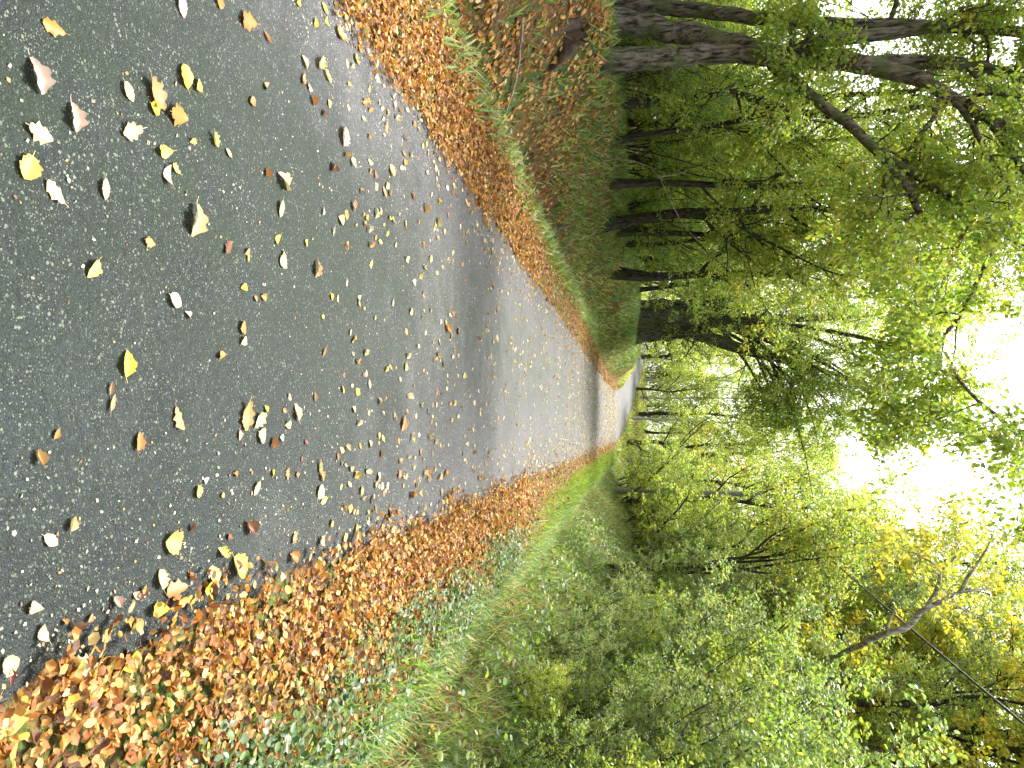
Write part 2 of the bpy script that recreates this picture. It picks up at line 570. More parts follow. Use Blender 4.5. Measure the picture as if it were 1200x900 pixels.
def foliage(name, tw, per, size, pal, rng, droop=0.3, flat=0.7, kind="kite", wts=None, spread=0.06, jit=0.16):
    """leaves set along a batch of twigs"""
    B, K, _ = tw.shape
    t = rng.uniform(0.12, 1.0, (B, per))
    u = t * (K - 1); i = np.minimum(u.astype(int), K - 2); f = (u - i)[..., None]
    bi = np.arange(B)[:, None]
    P = tw[bi, i] * (1 - f) + tw[bi, i + 1] * f + rng.normal(size=(B, per, 3)) * spread
    tan = norm(tw[bi, i + 1] - tw[bi, i])
    side = rng.normal(size=(B, per, 3)); side[..., 2] *= 0.4
    D = 0.55 * tan + 0.8 * norm(side) + np.array((0, 0, -droop))
    N = np.array((0, 0, 1.0)) * flat + rng.normal(size=(B, per, 3)) * (1 - flat) * 1.3
    S = rng.uniform(size[0], size[1], (B, per))
    pal = np.asarray(pal, float)
    ci = rng.choice(len(pal), size=(B,), p=wts)
    cj = rng.choice(len(pal), size=(B, per), p=wts)
    T = 0.55 * pal[ci][:, None, :] + 0.45 * pal[cj]
    T = T * rng.uniform(1 - jit * 1.6, 1 + jit * 1.6, (B, per, 1)) * rng.uniform(1 - jit * 0.5, 1 + jit * 0.5, (B, per, 3))
    return scatter_mesh(name, P.reshape(-1, 3), D.reshape(-1, 3), N.reshape(-1, 3), S.ravel(), T.reshape(-1, 3), kind, rng=rng)


GREEN_YELLOW = [(0.27, 0.36, 0.05), (0.21, 0.32, 0.055), (0.37, 0.42, 0.06), (0.15, 0.25, 0.05), (0.46, 0.42, 0.06)]
FRESH = [(0.23, 0.35, 0.07), (0.18, 0.30, 0.065), (0.33, 0.42, 0.08), (0.13, 0.23, 0.055)]
DEEP = [(0.08, 0.15, 0.05), (0.11, 0.18, 0.06), (0.06, 0.12, 0.04), (0.17, 0.22, 0.06)]
GREY_GREEN = [(0.20, 0.28, 0.14), (0.15, 0.23, 0.11), (0.28, 0.34, 0.17), (0.23, 0.30, 0.09)]
YELLOW = [(0.56, 0.47, 0.05), (0.44, 0.43, 0.06), (0.36, 0.41, 0.07), (0.58, 0.43, 0.045), (0.28, 0.36, 0.07)]
LIME = [(0.40, 0.47, 0.08), (0.33, 0.43, 0.08), (0.50, 0.52, 0.10), (0.25, 0.35, 0.07)]


def tree_data(name, rng, h, r, pal, crown0=0.25, limbs=14, limb_len=(2.0, 3.6), leaf=(0.07, 0.11), per=26, lean=(0, 0), droop=0.3, bend=0.012,
              n2=7, n3=5, limb_ang=(40, 75), limb_trop=0.08, twig_trop=-0.06, wts=None, bark="dark_bark", stems=None, kind="kite", twig_len=(0.5, 0.95)):
    K = 12
    z = np.linspace(0, 1, K)
    if stems is None:
        w = np.cumsum(rng.normal(size=(K, 2)) * bend * h, axis=0)
        pts = np.stack([w[:, 0] - w[0, 0] + lean[0] * z ** 1.4 * h, w[:, 1] - w[0, 1] + lean[1] * z ** 1.4 * h, z * h - 0.25], -1)
        rad = r * (1 - 0.85 * z ** 0.9) * (1 + 0.6 * np.exp(-z * 22))
        trunk = [smooth_path(pts, rad, 26)]
    else:
        trunk = stems
    tb = Tubes()
    for p, q in trunk:
        tb.add(p, q, 12, 0.05, rng)
    br = Tubes()
    l2s = []
    for p, q in trunk:
        l1 = sprout(p[None], q[None], max(3, limbs // len(trunk)), crown0, 0.97, limb_len, limb_ang, limb_trop, 0.13, 6, 0.5, rng)
        br.add(*l1, 6)
        l2 = sprout(*l1, n2, 0.15, 0.98, (0.7 * limb_len[0] * 0.6, limb_len[1] * 0.55), (25, 65), -0.01, 0.16, 4, 0.55, rng)
        br.add(*l2, 4)
        l3 = sprout(*l2, n3, 0.1, 1.0, twig_len, (25, 70), twig_trop, 0.18, 3, 0.5, rng)
        br.add(*l3, 3)
        l2s.append(l3[0])
    tw = np.concatenate(l2s)
    return dict(trunk=(tb.mesh(name + "_trunk"), M[bark]), branches=(br.mesh(name + "_branches"), M[bark]),
                crown=(foliage(name + "_crown", tw, per, leaf, pal, rng, droop, kind=kind, wts=wts), M["leaf"]))


def put_tree(data, name, label, cat, loc, rz=0.0, s=1.0, group=None):
    root = empty(name, loc, rz, s)
    tag(root, label, cat, group)
    for part in data:
        me, mat = data[part]
        o = link(part, me, root, mat)
        if part != "trunk":
            o["kind"] = "stuff"
    return root


def shrub_data(name, rng, h, stems, pal, leaf=(0.04, 0.07), per=18, spread=0.8, n2=7, n3=4, kind="oval", droop=0.25, bark="dark_bark", r=0.018, trop=0.02, base=0.35, wts=None):
    a = rng.uniform(0, 6.28, stems)
    rr = rng.uniform(0.05, base, stems)
    K = 7
    st = np.zeros((stems, K, 3))
    st[:, 0, 0] = np.cos(a) * rr; st[:, 0, 1] = np.sin(a) * rr; st[:, 0, 2] = -0.25
    d = norm(np.stack([np.cos(a) * spread * rng.uniform(0.1, 1, stems), np.sin(a) * spread * rng.uniform(0.1, 1, stems), np.ones(stems)], -1))
    L = h * rng.uniform(0.7, 1.1, stems) + 0.25
    for k in range(K - 1):
        d = norm(d + 0.09 * rng.normal(size=d.shape) + np.array((0, 0, -0.05 * spread)))
        st[:, k + 1] = st[:, k] + d * (L / (K - 1))[:, None]
    sr = r * rng.uniform(0.6, 1.2, stems)[:, None] * np.linspace(1, 0.3, K)[None, :]
    br = Tubes().add(st, sr, 5)
    l2 = sprout(st, sr, n2, 0.12, 0.98, (0.35 * h * 0.5, 0.35 * h), (30, 75), trop, 0.16, 4, 0.6, rng)
    l3 = sprout(*l2, n3, 0.1, 1.0, (0.14 * h * 0.6, 0.17 * h), (25, 70), -0.04, 0.2, 3, 0.6, rng)
    tw = Tubes().add(*l2, 3).add(*l3, 3)
    tws = np.concatenate([l3[0]])
    return dict(stems=(br.mesh(name + "_stems"), M[bark]), twigs=(tw.mesh(name + "_twigs"), M[bark]),
                foliage=(foliage(name + "_foliage", tws, per, leaf, pal, rng, droop, kind=kind, flat=0.55, spread=0.035, wts=wts), M["leaf"]))


# ------------------------------------------------------------------ the big many-stemmed tree on the near bank
def grown_tree(name, label, cat, base, limbs, rng, mats, side=9, side_len=(0.8, 1.9), n2=6, n3=5, per=22, leaf=(0.06, 0.095), pal=GREEN_YELLOW,
               twig_trop=-0.10, t0=0.25, wts=None, droop=0.45, kind="oval", limb_names=None, skip=(), flat=0.6, ang=(35, 80), trop=0.0, ridge=0.05):
    """limbs: list of (points, radii, samples, sides); each becomes a part of its own"""
    base = np.asarray(base, float)
    root = empty(name, base)
    tag(root, label, cat)
    tws, br = [], Tubes()
    for i, (pts, rad, k, sides) in enumerate(limbs):
        p, q = smooth_path(np.asarray(pts) - base, rad, k)
        p = p + rng.normal(size=p.shape) * (q * 0.10)[:, None]
        link((limb_names[i] if limb_names else "limb"), Tubes().add(p, q, sides, ridge, rng).mesh(name + "_limb"), root, mats)
        if i in skip:
            continue
        l1 = sprout(p[None], q[None], side, t0[i] if isinstance(t0, list) else t0, 1.0, side_len, ang, trop, 0.16, 6, 0.45, rng)
        l1[1][:] = np.minimum(l1[1], 0.05 * np.linspace(1, 0.25, 7)[None, :])
        br.add(*l1, 5)
        l2 = sprout(*l1, n2, 0.1, 1.0, (side_len[0] * 0.4, side_len[1] * 0.5), (25, 65), -0.03, 0.17, 4, 0.55, rng)
        br.add(*l2, 4)
        l3 = sprout(*l2, n3, 0.1, 1.0, (0.25, 0.6), (20, 70), twig_trop, 0.18, 3, 0.55, rng)
        br.add(*l3, 3)
        tws.append(l3[0])
    tag(link("branches", br.mesh(name + "_branches"), root, mats), kind="stuff")
    tag(link("crown", foliage(name + "_crown", np.concatenate(tws), per, leaf, pal, rng, droop, kind=kind, wts=wts, flat=flat), root, M["leaf"]), kind="stuff")
    return root


def seq(*pd, k=1.0):
    return [at(px, py, d * k) for px, py, d in pd]


def ray_ground(px, py):
    """where the ray through a photograph pixel meets the ground"""
    v = FWD + (py - 450.0) / FOCAL_PX * RIGHT + (px - 600.0) / FOCAL_PX * UP
    t = np.arange(1.0, 60, 0.02)
    p = EYE[None] + v[None] * t[:, None]
    hit = np.nonzero(p[:, 2] < ground(p[:, 0], p[:, 1]))[0]
    return p[hit[0]] if len(hit) else p[-1]


def foot(x, y, dz=-0.25):
    return np.array((x, y, float(ground(x, y)) + dz))


r1 = np.random.default_rng(21)
bA, bB, bC = at(712, 2, 12.5), at(712, 24, 12.0), at(714, 72, 11.6)
low = lambda p: np.array((p[0], p[1], min(p[2], float(ground(p[0], p[1]))) - 0.3))
near_limbs = [
    ([low(bA)] + seq((740, 5, 8.9), (800, 10, 8.9), (880, 20, 8.8), (967, 28, 8.7), (1080, 30, 8.6), (1200, 38, 8.5), (1330, 60, 8.3), k=1.4), [0.179, 0.138, 0.122, 0.106, 0.100, 0.090, 0.079, 0.053, 0.032], 40, 14),
    ([low(bB)] + seq((745, 28, 8.6), (800, 38, 8.6), (850, 52, 8.5), (910, 66, 8.4), (967, 70, 8.4), (1015, 76, 8.3), (1077, 92, 8.2), (1120, 118, 8.1), (1167, 143, 8.0), (1205, 165, 7.9), (1270, 215, 7.7), k=1.4),
     [0.254, 0.190, 0.174, 0.174, 0.169, 0.148, 0.138, 0.106, 0.090, 0.074, 0.058, 0.037], 60, 16),
    ([low(bC)] + seq((745, 71, 8.3), (800, 66, 8.35), (860, 63, 8.4), (905, 68, 8.42), (930, 70, 8.42), k=1.4), [0.222, 0.174, 0.153, 0.138, 0.116, 0.053], 34, 14),
    (seq((1005, 74, 8.3), (1060, 72, 8.4), (1133, 77, 8.5), (1200, 92, 8.5), (1300, 110, 8.4), k=1.4), [0.106, 0.100, 0.090, 0.079, 0.042], 24, 10),
    (seq((925, 64, 8.4), (967, 47, 8.45), (1050, 37, 8.5), (1150, 24, 8.6), (1260, 0, 8.7), k=1.4), [0.116, 0.106, 0.090, 0.074, 0.042], 24, 10),
    (seq((905, 76, 8.4), (950, 112, 8.2), (1000, 150, 8.0), (1035, 186, 7.9), (1060, 215, 7.8), (1078, 250, 7.75), k=1.4), [0.090, 0.076, 0.072, 0.058, 0.053, 0.044], 28, 9),
    (seq((1032, 182, 7.9), (1068, 202, 7.8), (1105, 228, 7.7), (1141, 247, 7.6), (1128, 275, 7.5), (1113, 300, 7.4), k=1.4), [0.053, 0.047, 0.044, 0.032, 0.019, 0.009], 26, 8),
    (seq((1098, 104, 8.1), (1128, 130, 8.0), (1155, 175, 7.9), (1178, 212, 7.8), (1192, 232, 7.8), k=1.4), [0.053, 0.044, 0.038, 0.032, 0.023], 20, 8),
    (seq((1160, 140, 8.0), (1215, 230, 7.6), (1250, 330, 7.3), (1225, 450, 7.1), (1200, 508, 7.0), (1170, 488, 7.0), (1144, 468, 7.0), (1120, 440, 7.0), k=1.4), [0.053, 0.053, 0.047, 0.040, 0.032, 0.027, 0.023, 0.013], 40, 8),
    (seq((1185, 250, 7.8), (1150, 320, 7.7), (1125, 370, 7.7), (1100, 405, 7.6), (1110, 440, 7.6), k=1.4), [0.032, 0.032, 0.030, 0.027, 0.010], 20, 7),
]
grown_tree("hornbeam_tree", "big mossy many-stemmed tree on the leafy bank in the photo's top right corner", "tree", foot(at(712, 30, 12.0)[0], 12.0, 0),
           near_limbs, r1, M["bark"], limb_names=["trunk", "trunk", "trunk"] + ["limb"] * 7, side=7, per=18, leaf=(0.055, 0.09), t0=[.62, .60, .9] + [.45] * 7, side_len=(0.8, 2.0),
           pal=GREEN_YELLOW, wts=[.3, .3, .15, .17, .08])

# ------------------------------------------------------------------ the stout ridged tree at the bend, its branches fanning over the road
r2 = np.random.default_rng(22)
tb = foot(at(750, 376, 33)[0], 33, 0)
gx = tb[0]
stout = []
for k, (dx, dy, rr) in enumerate(((0, 0, .52), (-.5, .1, .44), (.48, -.12, .42), (.05, -.45, .40), (-.25, .4, .40))):
    top = (gx + dx * 1.5, 33 + dy * 1.3)
    z0 = tb[2]
    stout.append(([(gx + dx * 1.3, 33 + dy * 1.3, z0 - 1.3), (gx + dx, 33 + dy, z0 + .4), (gx + dx * .95, 33 + dy, z0 + 1.6),
                   (gx + dx * 1.2, 33 + dy * 1.1, z0 + 2.6), (top[0] + dx, top[1] + dy, z0 + 4.2), (top[0] + dx * 2.4, top[1] + dy * 2.4, z0 + 6.5), (top[0] + dx * 4, top[1] + dy * 4, z0 + 9.0)],
                  [rr * 1.25, rr, rr * .85, rr * .7, rr * .5, rr * .3, rr * .1], 36, 16))
fan = []
for k in range(19):
    a = r2.uniform(-1.6, 1.5); up = r2.uniform(0.5, 2.2); L = r2.uniform(4.0, 8.0)
    d0 = np.array((math.cos(a), -abs(math.sin(a)) if k % 3 else math.sin(a), up)); d0 /= np.linalg.norm(d0)
    s0 = np.array((gx + 0.25 * math.cos(a), 33 + 0.2 * math.sin(a), tb[2] + r2.uniform(2.6, 5.6)))
    p = [s0]
    for q in range(4):
        d0 = d0 + np.array((0.03, 0, -0.10)); d0 /= np.linalg.norm(d0)
        p.append(p[-1] + d0 * L / 4)
    fan.append((p, [.085, .065, .045, .03, .012], 14, 7))
grown_tree("stout_tree", "stout dark ridged tree at the road bend with branches fanning over the road", "tree", tb, stout + fan, r2, M["bark"],
           limb_names=["trunk"] * 5 + ["limb"] * 19, side=9, side_len=(1.4, 3.2), n2=6, n3=4, per=11, leaf=(0.07, 0.12), t0=0.35, pal=FRESH + LIME,
           kind="kite", twig_trop=-0.14, ridge=0.10)

# ------------------------------------------------------------------ leaning pale branch of a tree rising out of the thicket
r3 = np.random.default_rng(23)
lb = foot(at(760, 815, 17)[0], 17, 0)
lean = [
    ([lb + np.array((0, 0, -.3)), lb + np.array((.05, 0, 1.2))] + seq((930, 785, 15.2), (1000, 760, 13.2), (1018, 750, 12.6), (1042, 741, 12.2), (1064, 734, 12.2), (1080, 716, 12.1), (1100, 706, 12.1), (1122, 695, 12.0), (1160, 690, 12.0)),
     [.055, .05, .045, .045, .05, .048, .045, .038, .032, .024, .010], 60, 12),
    (seq((1085, 713, 12.1), (1098, 690, 12.0), (1101, 668, 12.0), (1085, 655, 11.9), (1065, 645, 11.9)), [.035, .03, .022, .014, .007], 18, 7),
    (seq((1101, 670, 12.0), (1115, 658, 11.9), (1124, 645, 11.9), (1118, 630, 11.8)), [.02, .016, .01, .006], 14, 6),
    (seq((1125, 694, 12.0), (1135, 675, 11.9), (1148, 656, 11.9), (1158, 640, 11.8), (1165, 620, 11.7)), [.03, .026, .02, .012, .007], 18, 7),
    (seq((1040, 742, 12.2), (1040, 732, 12.1), (1047, 718, 12.0)), [.03, .022, .010], 10, 7),
]
grown_tree("leaning_tree", "leaning pale grey limb hanging bare above the thicket beside the cable", "tree", lb, lean, r3, M["pale_bark"],
           limb_names=["trunk"] + ["limb"] * 4, side=5, side_len=(0.4, 1.0), n2=4, n3=3, per=6, leaf=(0.06, 0.09), t0=0.6, pal=YELLOW, twig_trop=-0.02, skip=(4,))

# ------------------------------------------------------------------ dark many-forked small tree above the near bank
r4 = np.random.default_rng(24)
fb = foot(at(745, 668, 20)[0], 20, 0)
fork = []
for e in ((905, 628), (935, 640), (952, 655), (945, 618), (968, 632), (925, 672), (990, 640)):
    m_ = ((845 + e[0]) / 2 + 4, (664 + e[1]) / 2 + 3)
    dd = r4.uniform(-.8, .8)
    fork.append(([fb + np.array((r4.uniform(-.12, .12), r4.uniform(-.12, .12), -.3)), at(800, 667 + r4.uniform(-7, 7), 20), at(848, 664 + r4.uniform(-10, 10), 20), at(m_[0], m_[1], 20 + dd * .5), at(e[0], e[1], 20 + dd), at(e[0] + (e[0] - 848) * .35, e[1] + (e[1] - 664) * .3, 20 + dd * 1.4)],
                 [.032, .032, .032, .028, .02, .008], 22, 8))
grown_tree("forked_tree", "small tree with a fan of dark forked stems above the grassy bank, near the cable", "tree", fb, fork, r4, M["dark_bark"], limb_names=["trunk"] + ["limb"] * 6,
           side=6, side_len=(.8, 1.8), n2=5, n3=4, per=9, leaf=(.06, .10), t0=.6, pal=FRESH + YELLOW[:2], kind="kite")

# ------------------------------------------------------------------ tree and shrub kinds
rk = np.random.default_rng(31)
KIND = {
    "slim": tree_data("slim", rk, 10.5, 0.07, LIME + FRESH[:3], crown0=0.10, limbs=20, limb_len=(1.3, 2.9), per=34, leaf=(0.055, 0.09), n2=6, n3=4, lean=(.03, -.04)),
    "slim_b": tree_data("slim_b", rk, 12.0, 0.085, GREEN_YELLOW, crown0=0.14, limbs=20, limb_len=(1.6, 3.2), per=34, leaf=(0.06, 0.095), n2=6, n3=4, lean=(0.05, 0.02)),
    "broad": tree_data("broad", rk, 13.0, 0.14, GREEN_YELLOW, crown0=0.14, limbs=22, limb_len=(2.2, 4.2), per=28, leaf=(0.08, 0.13), n2=7, n3=4, limb_ang=(35, 70)),
    "yellow": tree_data("yellow", rk, 12.5, 0.16, YELLOW, crown0=0.15, limbs=22, limb_len=(2.0, 3.8), per=30, leaf=(0.09, 0.14), n2=7, n3=4),
    "lime": tree_data("lime", rk, 11.0, 0.14, LIME, crown0=0.06, limbs=22, limb_len=(2.0, 3.6), per=28, leaf=(0.09, 0.14), n2=7, n3=4),
    "ash": tree_data("ash", rk, 14.0, 0.15, GREY_GREEN, crown0=0.2, limbs=20, limb_len=(2.0, 3.6), per=26, leaf=(0.08, 0.13), n2=6, n3=4, limb_trop=0.14),
    "birch": tree_data("birch", rk, 15.0, 0.12, LIME, crown0=0.5, limbs=14, limb_len=(1.2, 2.4), per=16, leaf=(0.08, 0.12), n2=5, n3=4, bark="birch", bend=0.003),
    "hazel": shrub_data("hazel", rk, 4.6, 14, FRESH + [(0.36, 0.38, 0.05)], leaf=(0.07, 0.11), per=18, spread=0.6, n2=8, n3=4, r=0.028, base=0.4),
    "thicket": shrub_data("thicket", rk, 3.0, 20, GREEN_YELLOW[:4] + GREY_GREEN[:2], leaf=(0.045, 0.075), per=22, spread=0.9, n2=9, n3=4, base=0.8),
    "thicket_b": shrub_data("thicket_b", rk, 3.2, 20, GREY_GREEN + [(0.30, 0.35, 0.06)], leaf=(0.045, 0.08), per=22, spread=0.85, n2=9, n3=4, base=0.8),
    "lime_shrub": shrub_data("lime_shrub", rk, 2.6, 15, LIME, leaf=(0.045, 0.075), per=20, spread=0.8, n2=8, n3=4, base=0.5),
    "sapling": shrub_data("sapling", rk, 5.5, 6, LIME + FRESH, leaf=(0.06, 0.095), per=18, spread=0.4, n2=13, n3=4, r=0.03, base=0.15),
}
NAMES = {"slim": ("woodland_tree", "tree"), "slim_b": ("woodland_tree", "tree"), "broad": ("broad_tree", "tree"), "yellow": ("yellow_tree", "tree"), "lime": ("woodland_tree", "tree"),
         "ash": ("ash_tree", "tree"), "birch": ("birch_tree", "tree"), "hazel": ("hazel_shrub", "shrub"), "thicket": ("thicket_shrub", "shrub"), "thicket_b": ("thicket_shrub", "shrub"),
         "lime_shrub": ("leafy_shrub", "shrub"), "sapling": ("sapling", "sapling")}


def plant(kind, x, y, label, s=1.0, group=None, dz=0.0):
    nm, cat = NAMES[kind]
    return put_tree(KIND[kind], nm, label, cat, (x, y, float(ground(x, y)) + dz), random.uniform(0, 6.28), s, group)


def plant_px(kind, py, d, label, s=1.0, group=None):
    plant(kind, at(740, py, d)[0], d, label, s, group)


MARKS = []


def photo_px(x, y, z):
    q = np.array((x, y, z)) - EYE
    d = q @ FWD
    return 600 + FOCAL_PX * (q @ UP) / d, 450 + FOCAL_PX * (q @ RIGHT) / d


def where(x, y, z):
    px, py = photo_px(x, y, z)
    best = sorted(MARKS, key=lambda m: abs(m[0] - py))[0]
    rel = "beyond" if y > best[1] + 1.0 else "in front of" if y < best[1] - 1.0 else "beside"
    return f"{rel} the {best[2]}"


def size_word(s):
    return "low" if s < .8 else "middling" if s < 1.05 else "tall"


KINDWORD = {"hazel": "hazel shrub", "thicket": "olive-leaved shrub", "thicket_b": "grey-green shrub", "lime_shrub": "lime-leaved shrub", "sapling": "pale sapling", "lime": "pale yellow-green tree",
            "broad": "broad green tree", "slim_b": "slender tree", "yellow": "yellow tree", "ash": "grey-green tree"}


# wood on the far bank (top of the photo)
MARKS += [(30, 12, "big many-stemmed tree"), (118, 14.5, "topmost slender trunk"), (168, 15, "third thin trunk"), (214, 17, "halfway dark trunk"), (264, 19, "thick dark trunk"), (318, 23, "broad grey-sided trunk"),
          (378, 33, "stout ridged tree"), (445, 62, "highest birch"), (468, 58, "middle birch"), (489, 50, "stout birch"), (572, 38, "utility pole"), (660, 21, "dark forked tree"), (735, 15, "leaning pale limb"), (830, 10, "bright lime-leaved shrub"), (890, 7, "bottom-edge shrub")]
LW = "trees of the wood behind the leafy bank"
plant_px("slim_b", 118, 14.5, "dark slender trunk just below the big many-stemmed tree", 1.0, LW)
plant_px("slim", 140, 19, "thin dark trunk second below the big many-stemmed tree", 1.05, LW)
plant_px("slim", 168, 15, "thin leafy trunk third below the big many-stemmed tree", 0.95, LW)
plant_px("slim_b", 214, 17, "dark trunk halfway between the many-stemmed tree and the stout tree", 1.0, LW)
plant_px("broad", 264, 19, "thick dark trunk in the middle of the wood behind the bank", 0.95, LW)
plant_px("slim", 284, 22, "dark trunk close beside the thick trunk of the wood", 1.0, LW)
plant("slim_b", -5.3, 20.5, "slender tree on the bank edge leaning its crown over the road", 1.0, LW)
plant("slim", -5.0, 27.5, "thin tree on the bank edge before the stout ridged tree", 1.05, LW)
plant("lime", -6.4, 39.0, "pale tree just behind the stout ridged tree", 1.2, LW)
plant("lime", -6.0, 47.0, "pale tree on the inside of the road bend", 1.25, LW)
plant_px("broad", 318, 23, "broad grey-sided trunk just above the stout ridged tree", 1.0, LW)
for i, (x, y, k, s) in enumerate(((-9, 31, "broad", 1.05), (-13, 36, "lime", 1.15),
                                  (-9.5, 42, "lime", 1.1), (-17, 46, "yellow", 1.1))):
    plant(k, x, y, f"{size_word(s)} {KINDWORD[k]} of the wood, {where(x, y, 3)}", s, "background trees of the wood behind the bank")
for i, (x, y, k, s) in enumerate(((-7.2, 13.5, "thicket", .8), (-6.4, 17, "hazel", .75), (-7.6, 20, "hazel", .9), (-6.2, 23.5, "thicket", .8), (-5.8, 21, "hazel", .7),
                                  (-8.4, 16, "lime_shrub", 1.0), (-9.5, 22, "hazel", 1.1), (-9, 11, "hazel", 1.0), (-10.5, 16.5, "hazel", 1.1), (-12, 22, "lime_shrub", 1.5), (-12.5, 14, "lime_shrub", 1.4), (-7.4, 27, "hazel", 1.0),
                                  (-10, 29, "hazel", 1.3), (-14, 30, "lime_shrub", 1.6), (-7.0, 15.2, "sapling", .7), (-6.6, 19, "sapling", .65), (-6.0, 25.5, "hazel", .75), (-8, 24.5, "lime_shrub", 1.3), (-5.8, 28.5, "hazel", .8), (-8.8, 13, "lime_shrub", 1.0), (-8.8, 18.5, "lime_shrub", 1.5), (-9.5, 14, "sapling", .9), (-15, 18, "lime_shrub", 1.9), (-17, 24, "lime_shrub", 2.1), (-16, 12, "lime_shrub", 2.0), (-19, 32, "lime_shrub", 2.3), (-13, 26.5, "lime_shrub", 1.8), (-11, 33, "lime_shrub", 1.7))):
    plant(k, x, y, f"{size_word(s)} {KINDWORD[k]} on the upper bank, {where(x, y, 2)}", s, "understorey shrubs behind the leafy bank")

# near bank (bottom of the photo): thicket, then trees
RT = "thicket shrubs along the near bank"
th = [("lime_shrub", 3.35, 6.2, .62, "low yellow-green shrub at the photo's bottom edge beside the grass bank"),
      ("thicket_b", 3.9, 8.3, .6, "low grey-green bramble clump on the bank near the bottom edge"),
      ("thicket", 4.3, 7.2, .85, "twiggy thicket shrub rising at the photo's bottom edge"),
      ("thicket_b", 4.9, 9.0, .95, "grey-green thicket shrub just above the bottom-edge shrub"),
      ("lime_shrub", 4.5, 10.6, .95, "bright lime-leaved shrub in front of the grey-green thicket"),
      ("thicket", 5.3, 11.6, 1.05, "tall twiggy thicket shrub behind the lime-leaved shrub"),
      ("thicket_b", 4.9, 13.6, .9, "dense grey-green thicket shrub on the bank beyond the lime-leaved one"),
      ("thicket_b", 5.6, 15.6, 1.05, "grey-green shrub below the leaning pale limb"),
      ("hazel", 5.8, 18.5, .8, "dark hazel shrub with bare stems above the grassy bank"),
      ("thicket_b", 5.2, 21.0, .9, "bushy grey-green shrub between hazel stems on the bank"),
      ("hazel", 5.2, 25.0, .8, "hazel shrub with dark stems over the bright grass strip"),
      ("thicket", 4.8, 29.0, .95, "olive shrub leaning to the road near the utility pole"),
      ("lime_shrub", 4.4, 33.0, 1.3, "pale shrub close to the foot of the utility pole"),
      ("lime_shrub", 3.9, 38.0, 1.4, "pale lime shrub at the outside of the road bend"),
      ("thicket", 3.4, 43.0, 1.3, "rounded olive shrub beyond the road bend")]
for i, (k, x, y, s) in enumerate((("thicket_b", 2.75, 4.6, .26), ("lime_shrub", 3.1, 5.3, .30), ("thicket", 3.0, 6.6, .34), ("thicket_b", 3.5, 7.4, .38), ("lime_shrub", 2.9, 8.4, .30), ("thicket", 3.6, 9.4, .44),
                                  ("thicket_b", 3.1, 10.8, .34), ("thicket", 3.9, 12.2, .50), ("thicket_b", 3.3, 13.8, .40), ("lime_shrub", 4.1, 15.2, .55), ("thicket_b", 3.6, 17.2, .45), ("thicket", 4.3, 19.5, .6))):
    ordn = ("first", "second", "third", "fourth", "fifth", "sixth", "seventh", "eighth", "ninth", "tenth", "eleventh", "twelfth")[i]
    th.append((k, x, y, s, f"low {['grey-green', 'olive', 'lime'][('thicket_b', 'thicket', 'lime_shrub').index(k)]} bramble clump on the grassy bank, {ordn} from the camera"))
for k, x, y, s, lb_ in th:
    plant(k, x, y, lb_, s, RT)
for i, (x, y, k, s) in enumerate(((6.6, 8, "hazel", .9), (7.4, 10.5, "sapling", .85), (7.2, 12.8, "hazel", 1.0), (8.2, 9.5, "sapling", 1.15), (7.4, 15.5, "hazel", 1.0), (7.6, 18.5, "sapling", 1.1), (7.4, 22, "hazel", 1.1),
                                  (7.2, 26, "sapling", 1.1), (6.8, 30, "hazel", 1.15), (6.5, 35, "hazel", 1.2), (9, 14, "hazel", 1.3), (9.5, 20, "hazel", 1.35), (6.2, 6.6, "sapling", .8), (5.9, 9.9, "thicket", 1.25), (6.2, 13.6, "thicket_b", 1.25), (6.4, 17, "thicket", 1.3), (6.5, 20.5, "thicket_b", 1.3), (6.1, 24, "thicket", 1.2), (5.9, 28, "thicket_b", 1.3), (5.5, 32, "lime_shrub", 1.6), (5.2, 36.5, "thicket", 1.4), (4.7, 11.9, "hazel", .62))):
    plant(k, x, y, f"{size_word(s)} {KINDWORD[k]} in the thicket, {where(x, y, 3)}", s, "second row of the thicket")
RW = "trees behind the thicket"
